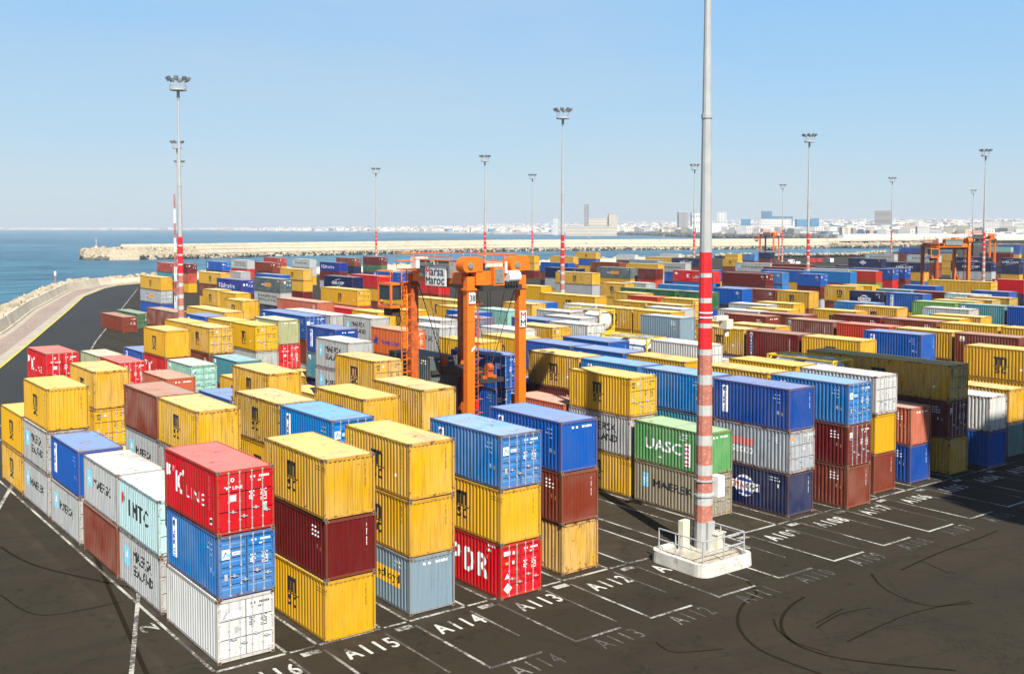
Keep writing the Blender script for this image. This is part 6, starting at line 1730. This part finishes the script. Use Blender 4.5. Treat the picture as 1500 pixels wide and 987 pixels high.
98.84|283.45|3|40|rust2|code|P|long brick red container with small white codes, top tier, left of the left mast
98.84|283.45|1|40|ored
98.84|283.45|2|40|teal|-|D|long teal container, behind the left mast, between yellow left and orange red right neighbours
100.84|276.91|3|20|maroon|code|D|maroon container with small white codes, top tier, behind the left mast
100.84|276.91|1|20|yellow|-|P|yellow container, right of the left mast, between orange red left and orange red right neighbours
100.84|276.91|2|20|ored|-|P|orange red container, right of the left mast, between teal left and maroon right neighbours
114.13|286.61|3|40|blue|arkas|D|long blue container with white name strip, top tier, right of the left mast
114.13|286.61|1|40|yellow
114.13|286.61|2|40|maroon
124.86|294.26|3|40|gwhite|sealand|P|long light grey container with two black words, top tier, right of the left mast
124.86|294.26|1|40|rust
124.86|294.26|2|40|red
85.24|215.15|3|40|yellow|msc|P|long yellow container with black stacked letters, top tier, right of the left mast
85.24|215.15|1|40|yellow
85.24|215.15|2|40|rust
77.28|184.73|3|40|saf|saf|D|long royal blue container with white script, top tier, right of the left mast
77.28|184.73|1|40|rust
77.28|184.73|2|40|maroon
61.82|157.23|3|20|yellow|msc|P|yellow container with black stacked letters, top tier, right of the left mast
61.82|157.23|1|20|yellow
61.82|157.23|2|20|yellow
60.91|148.02|3|20|yellow|msc|P|yellow container, top tier, right of the left mast, yellow to its left, yellow right
60.91|148.02|1|20|yellow
60.91|148.02|2|20|yellow
55.53|132.65|3|20|yellow|msc|P|yellow container, top tier, right of the left mast, yellow to its left, blue right
55.53|132.65|1|20|rust
55.53|132.65|2|20|rust
46.31|115.93|3|40|yellow|msc|P|long yellow container, top tier, right of the left mast, blue to its left, yellow right
46.31|115.93|1|40|maroon
46.31|115.93|2|40|rust
42.29|111.18|3|20|blue|arkas|P|blue container, top tier, right of the left mast, red brown to its left, yellow right
42.29|111.18|1|20|maroon
42.29|111.18|2|20|rust
52.88|151.35|2|40|rust|-|P|long red brown container, second tier up, left of the left mast
52.88|151.35|1|40|rust
53.70|178.25|1|40|rust|vcode|D|long red brown container, alone on the ground, left of the left mast
57.89|183.94|1|40|dgreen|vcode|D|long dark green container, alone on the ground, left of the left mast
122.44|271.02|3|40|rust|code|D|long red brown container with small white codes, top tier, right of the left mast
122.44|271.02|1|40|yellow
122.44|271.02|2|40|maroon
143.37|312.14|3|40|rust2|code|D|long brick red container with small white codes, top tier, right of the left mast
143.37|312.14|1|40|maroon
143.37|312.14|2|40|yellow
143.67|291.73|3|40|gwhite|maersk|P|light grey container, left of the small lone mast, second such from left at its distance
143.67|291.73|1|40|yellow
143.67|291.73|2|40|gwhite
137.40|260.23|3|40|saf|saf|P|long royal blue container with white script, top tier, left of the small lone mast
137.40|260.23|1|40|gwhite
137.40|260.23|2|40|maroon|-|P|long maroon container, middle tier, left of the small lone mast
108.04|222.69|3|40|yellow|msc|P|yellow container, left of the small lone mast, third such from left at its distance
108.04|222.69|1|40|maroon|-|P|long maroon container, bottom tier, left of the small lone mast
108.04|222.69|2|40|yellow|-|P|long yellow container, middle tier, left of the small lone mast
84.45|183.75|3|40|dgrey|pono|D|long dark grey container with orange and navy flag, top tier, right of the left mast
84.45|183.75|1|40|navy
84.45|183.75|2|40|gwhite|sealand|P|long light grey container with two black words, middle tier, right of the left mast
98.94|182.17|3|40|navy|cmaw|P|long navy container with wide white lettering, top tier, left of the small lone mast
98.94|182.17|1|40|ored
98.94|182.17|2|40|maroon
79.22|144.41|3|40|yellow|msc|D|long yellow container with black stacked letters, top tier, left of the small lone mast
79.22|144.41|1|40|maroon
79.22|144.41|2|40|red
61.99|123.61|3|40|salmon|code|P|long salmon container with small white codes, top tier, left of the small lone mast
61.99|123.61|1|40|rust
61.99|123.61|2|40|blue
76.34|140.02|2|40|red|-|P|long bright red container, second tier up, left of the small lone mast
76.34|140.02|1|40|yellow
54.09|104.83|3|40|gwhite|-|P|long light grey container, top tier, left of the small lone mast
54.09|104.83|1|40|navy
54.09|104.83|2|40|rust
105.90|184.31|3|40|red|-|P|long bright red container, behind the small lone mast, between navy left and blue right neighbours
105.90|184.31|1|40|maroon
105.90|184.31|2|40|yellow|-|P|long yellow container, behind the small lone mast, between yellow left and yellow right neighbours
117.30|194.57|3|40|blue|arkas|P|long blue container with white name strip, top tier, right of the small lone mast
117.30|194.57|1|40|blue
117.30|194.57|2|40|rust|-|P|long red brown container, middle tier, right of the small lone mast
173.78|300.61|3|40|maroon|code|D|long maroon container with small white codes, top tier, behind the small lone mast
173.78|300.61|1|40|navy
173.78|300.61|2|40|dgreen|-|P|long dark green container, behind the small lone mast, between navy left and blue right neighbours
161.73|296.50|3|40|rust|code|D|long red brown container with small white codes, top tier, left of the small lone mast
161.73|296.50|1|40|yellow
161.73|296.50|2|40|navy|-|P|long navy container, middle tier, left of the small lone mast
77.27|126.96|3|20|yellow|-|P|yellow container, right of the small lone mast, between maroon left and yellow right neighbours
77.27|126.96|1|20|rust
77.27|126.96|2|20|blue
78.07|114.29|3|40|yellow|msc|P|long yellow container, top tier, left of the orange carrier, yellow to its left, yellow right
78.07|114.29|1|40|navy
78.07|114.29|2|40|blue
72.05|104.77|3|20|yellow|msc|P|yellow container, top tier, left of the orange carrier, yellow to its left, blue right
72.05|104.77|1|20|yellow
72.05|104.77|2|20|navy
224.86|284.44|3|40|yellow|msc|P|long yellow container with black stacked letters, top tier, left of the middle mast
224.86|284.44|1|40|maroon|-|P|long maroon container, bottom tier, left of the middle mast
224.86|284.44|2|40|yellow|-|P|long yellow container, left of the middle mast, between maroon left and yellow right neighbours
228.34|267.94|3|40|yellow|msc|D|long yellow container, top tier, behind the middle mast, blue to its left, blue right
228.34|267.94|1|40|yellow
228.34|267.94|2|40|maroon
273.33|307.07|3|40|yellow|msc|D|yellow container, right of the middle mast, third such from left at its distance
273.33|307.07|1|40|yellow
273.33|307.07|2|40|blue|-|P|long blue container, right of the middle mast, between yellow left and red brown right neighbours
162.84|189.40|3|40|navy|cma|P|long navy container, top tier, behind the middle mast, red brown to its left, yellow right
162.84|189.40|1|40|yellow
162.84|189.40|2|40|gwhite
98.01|110.36|3|40|yellow|msc|P|long yellow container, top tier, right of the middle mast, yellow to its left, yellow right
98.01|110.36|1|40|rust
98.01|110.36|2|40|yellow
104.72|160.45|3|20|red|-|P|bright red container, top tier, left of the orange carrier
104.72|160.45|1|20|ored
104.72|160.45|2|20|rust
186.05|220.23|3|40|blue|-|P|long blue container, top tier, behind the middle mast
186.05|220.23|1|40|navy
186.05|220.23|2|40|rust
108.43|135.45|3|20|yellow|-|P|yellow container, left of the middle mast, between blue left and yellow right neighbours
108.43|135.45|1|20|yellow
108.43|135.45|2|20|yellow
85.15|105.68|3|20|blue|-|P|blue container, left of the middle mast, between yellow left and yellow right neighbours
85.15|105.68|1|20|yellow
85.15|105.68|2|20|maroon
175.11|157.93|3|40|red|kline40|P|long bright red container with large white K, top tier, behind the huge near mast
175.11|157.93|1|40|gwhite
175.11|157.93|2|40|lblue|-|P|long bright blue container, middle tier, behind the huge near mast
174.89|183.95|3|40|dgrey|pono|P|long dark grey container with orange and navy flag, top tier, right of the middle mast
174.89|183.95|1|40|gwhite
174.89|183.95|2|40|yellow|-|P|long yellow container, right of the middle mast, between yellow left and orange red right neighbours
175.79|176.40|3|20|maroon|-|P|maroon container, left of the huge near mast, between dark grey left and yellow right neighbours
175.79|176.40|1|20|navy
175.79|176.40|2|20|ored
148.97|168.50|3|40|yellow|msc|P|long yellow container with black stacked letters, top tier, right of the middle mast
148.97|168.50|1|40|navy
148.97|168.50|2|40|gwhite|-|P|long light grey container, middle tier, right of the middle mast
125.38|133.45|3|20|yellow|msc|P|yellow container, top tier, right of the middle mast, light grey to its left, yellow right
125.38|133.45|1|20|blue
125.38|133.45|2|20|yellow
129.44|132.33|3|20|gwhite|maersk|D|light grey container with black word and star, top tier, left of the huge near mast
129.44|132.33|1|20|rust
129.44|132.33|2|20|navy
175.38|143.47|3|40|maroon|code|D|long maroon container with small white codes, top tier, right of the huge near mast
175.38|143.47|1|40|blue
175.38|143.47|2|40|maroon|-|P|long maroon container, middle tier, right of the huge near mast
183.53|145.81|3|20|lblue|code|P|bright blue container with small white codes, top tier, left of the banded right mast
183.53|145.81|1|20|rust
183.53|145.81|2|20|lblue
182.88|135.32|3|20|blue|code|D|blue container, top tier, behind the banded right mast, blue to its left, bright blue right
182.88|135.32|1|20|gwhite
182.88|135.32|2|20|maroon|-|P|maroon container, behind the banded right mast, between yellow left and yellow right neighbours
128.55|109.85|3|20|blue|code|P|blue container with small white codes, top tier, right of the huge near mast
128.55|109.85|1|20|ored
128.55|109.85|2|20|navy
207.83|139.99|3|20|gwhite
207.83|139.99|1|20|maroon
207.83|139.99|2|20|lblue
197.51|138.50|3|40|lblue|-|P|long bright blue container, top tier, right of the banded right mast
197.51|138.50|1|40|blue
197.51|138.50|2|40|ored
204.75|136.98|3|20|ored|-|P|orange red container, top tier, left of the slim mast
204.75|136.98|1|20|rust
204.75|136.98|2|20|grass
218.58|141.78|3|40|dblue|code|D|long deep blue container with small white codes, top tier, behind the slim mast
218.58|141.78|1|40|navy
218.58|141.78|2|40|red|-|P|long bright red container, behind the slim mast, between grass green left and maroon right neighbours
225.88|143.23|3|20|dblue|code|D|deep blue container with small white codes, top tier, right of the slim mast
225.88|143.23|1|20|maroon
225.88|143.23|2|20|maroon
331.57|346.12|2|40|white|-|P|long white container, second tier up, right of the middle mast
331.57|346.12|1|40|maroon
359.93|346.23|2|40|white
359.93|346.23|1|40|blue
247.27|240.89|3|40|yellow|-|P|long yellow container, left of the huge near mast, just left of navy one
247.27|240.89|1|40|yellow
247.27|240.89|2|40|maroon
247.32|228.43|3|40|navy|cmaw|P|long navy container with wide white lettering, top tier, left of the huge near mast
247.32|228.43|1|40|yellow
247.32|228.43|2|40|rust
223.05|223.09|3|40|steel|-|P|long blue grey container, top tier, left of the huge near mast
223.05|223.09|1|40|ored
223.05|223.09|2|40|rust
198.16|198.02|3|40|yellow|-|P|long yellow container, top tier, left of the huge near mast
198.16|198.02|1|40|yellow
198.16|198.02|2|40|gwhite
209.25|198.72|3|40|gwhite|maersk|P|long light grey container, top tier, left of the huge near mast
209.25|198.72|1|40|navy
209.25|198.72|2|40|blue
200.01|214.80|3|40|rust|vcode|P|long red brown container with vertical white marks, top tier, right of the middle mast
200.01|214.80|1|40|yellow
200.01|214.80|2|40|rust
181.42|162.52|3|20|dblue
181.42|162.52|1|20|maroon
181.42|162.52|2|20|yellow
117.69|113.93|3|40|dgreen|-|P|long dark green container, top tier, left of the huge near mast
117.69|113.93|1|40|yellow
117.69|113.93|2|40|yellow
137.91|132.92|2|20|blue
137.91|132.92|1|20|navy
108.36|111.53|3|20|yellow|-|P|yellow container, right of the middle mast, between yellow left and dark green right neighbours
108.36|111.53|1|20|gwhite
108.36|111.53|2|20|maroon
164.30|151.94|2|40|lblue|-|P|long bright blue container, second tier up, left of the huge near mast
164.30|151.94|1|40|maroon
298.47|257.28|3|20|yellow
298.47|257.28|1|20|rust
298.47|257.28|2|20|rust
303.41|253.77|3|20|lblue|code|P|bright blue container with small white codes, top tier, right of the huge near mast
303.41|253.77|1|20|maroon
303.41|253.77|2|20|rust
328.81|266.87|3|20|navy|-|P|navy container, top tier, left of the banded right mast
328.81|266.87|1|20|navy
328.81|266.87|2|20|maroon
254.40|219.46|3|20|yellow|msc|P|yellow container with black stacked letters, top tier, right of the huge near mast
254.40|219.46|1|20|yellow
254.40|219.46|2|20|rust
227.76|185.12|3|40|gwhite|maersk|P|long light grey container, top tier, right of the huge near mast
227.76|185.12|1|40|blue
227.76|185.12|2|40|maroon
208.55|159.32|3|40|maroon|code|P|long maroon container with small white codes, top tier, left of the banded right mast
208.55|159.32|1|40|yellow
208.55|159.32|2|40|maroon
194.74|148.55|3|40|blue|-|P|long blue container, top tier, left of the banded right mast
194.74|148.55|1|40|ored
194.74|148.55|2|40|yellow
343.26|222.20|3|40|gwhite|maersk|P|long light grey container with black word and star, top tier, left of the slim mast
343.26|222.20|1|40|yellow
343.26|222.20|2|40|gwhite
287.98|190.66|3|40|navy|cma|P|long navy container, top tier, left of the slim mast, navy to its left, navy right
287.98|190.66|1|40|yellow
287.98|190.66|2|40|navy
265.40|162.46|3|40|navy|cmaw|P|long navy container with wide white lettering, top tier, right of the slim mast
265.40|162.46|1|40|blue
265.40|162.46|2|40|yellow|-|P|long yellow container, middle tier, right of the slim mast
463.28|285.17|3|40|dblue|logo|P|long deep blue container with small square logo, top tier, right of the slim mast
463.28|285.17|1|40|rust
463.28|285.17|2|40|maroon
340.41|203.15|3|40|gwhite|maersk|P|long light grey container with black word and star, top tier, right of the slim mast
340.41|203.15|1|40|rust
340.41|203.15|2|40|rust|-|P|long red brown container, right of the slim mast, between navy left and yellow right neighbours
284.05|153.35|3|40|navy|cmaw|D|long navy container, top tier, left of the rightmost mast, yellow to its left, maroon right
284.05|153.35|1|40|ored
284.05|153.35|2|40|gwhite|-|P|long light grey container, left of the rightmost mast, between yellow left and navy right neighbours
329.59|168.80|3|20|navy|cmaw|D|navy container, top tier, right of the rightmost mast, maroon to its left, yellow right
329.59|168.80|1|20|yellow|-|P|yellow container, right of the rightmost mast, between bright red left and navy right neighbours
329.59|168.80|2|20|navy|-|P|navy container, right of the rightmost mast, between navy left and navy right neighbours
514.32|267.88|3|40|mint|code|P|long mint green container with small white codes, top tier, right of the rightmost mast
514.32|267.88|1|40|maroon
514.32|267.88|2|40|rust
579.19|296.79|3|40|dblue
579.19|296.79|1|40|yellow
579.19|296.79|2|40|blue
180.81|97.69|3|40|yellow|-|D|long yellow container, left of the rightmost mast, between blue left and bright red right neighbours
180.81|97.69|1|40|ored
180.81|97.69|2|40|ored
218.92|124.17|2|20|aqua
218.92|124.17|1|20|ored
221.87|121.75|2|20|blue
221.87|121.75|1|20|navy
192.87|97.91|3|20|red|logo|P|bright red container, top tier, right of the rightmost mast, yellow to its left, yellow right
192.87|97.91|1|20|rust
192.87|97.91|2|20|navy
155.23|81.01|3|20|blue|-|P|blue container, right of the rightmost mast, between yellow left and bright red right neighbours
155.23|81.01|1|20|yellow
155.23|81.01|2|20|blue
147.16|85.72|3|20|maroon|-|P|maroon container, right of the slim mast, between blue left and pale aqua right neighbours
147.16|85.72|1|20|navy
147.16|85.72|2|20|ored
145.11|79.48|3|20|aqua|-|P|pale aqua container, left of the rightmost mast, between maroon left and blue right neighbours
145.11|79.48|1|20|blue
145.11|79.48|2|20|yellow
141.61|73.89|3|20|oldyellow|-|P|dull yellow container, right of the rightmost mast, between dull yellow left and navy right neighbours
141.61|73.89|1|20|blue
141.61|73.89|2|20|blue
390.30|203.39|3|40|maroon|-|P|long maroon container, right of the rightmost mast, between navy left and yellow right neighbours
390.30|203.39|1|40|navy
390.30|203.39|2|40|maroon
360.99|209.27|3|40|yellow|-|P|long yellow container, left of the rightmost mast, between light grey left and navy right neighbours
360.99|209.27|1|40|yellow
360.99|209.27|2|40|yellow
160.70|96.24|3|20|blue|-|P|blue container, right of the slim mast, between maroon left and yellow right neighbours
160.70|96.24|1|20|ored
160.70|96.24|2|20|blue
330.33|179.48|3|40|navy|cmaw|P|long navy container with wide white lettering, top tier, left of the rightmost mast
330.33|179.48|1|40|navy
330.33|179.48|2|40|blue
489.84|284.91|3|40|steel|-|P|long blue grey container, top tier, left of the rightmost mast
489.84|284.91|1|40|yellow
489.84|284.91|2|40|blue
91.43|219.22|3|20|gwhite|-|P|light grey container, right of the left mast, between yellow left and bright red right neighbours
91.43|219.22|1|20|ored
91.43|219.22|2|20|navy
91.71|199.74|3|40|blue|-|P|long blue container, right of the left mast, between maroon left and yellow right neighbours
91.71|199.74|1|40|navy
91.71|199.74|2|40|blue
278.10|196.67|2|40|navy
278.10|196.67|1|40|navy
228.57|172.80|3|40|maroon|-|P|long maroon container, top tier, left of the banded right mast
228.57|172.80|1|40|rust
228.57|172.80|2|40|navy
295.84|200.99|2|40|navy
295.84|200.99|1|40|maroon
208.24|146.63|3|40|gwhite|-|P|long light grey container, top tier, right of the banded right mast
208.24|146.63|1|40|yellow
208.24|146.63|2|40|navy
304.88|240.86|2|20|maroon
304.88|240.86|1|20|navy
147.39|92.45|3|20|teal|-|P|teal container, behind the slim mast, between yellow left and maroon right neighbours
147.39|92.45|1|20|ored
147.39|92.45|2|20|maroon
"""
# ------------------------------------------------------------------ place the containers
rnd = random.Random(8); rest = []
for line in TABLE.strip().splitlines():
    a = line.split('|'); X, Y, tier, n = float(a[0]), float(a[1]), int(a[2]), int(a[3])
    if len(a) > 7 and a[7]: container(X, Y, tier, n, a[4], a[5], a[6], a[7], rnd)
    else: rest.append((X, Y, tier, n, a[4]))
joined(rest)
for k_ in list(bpy.data.meshes):
    if k_.users == 0: bpy.data.meshes.remove(k_)
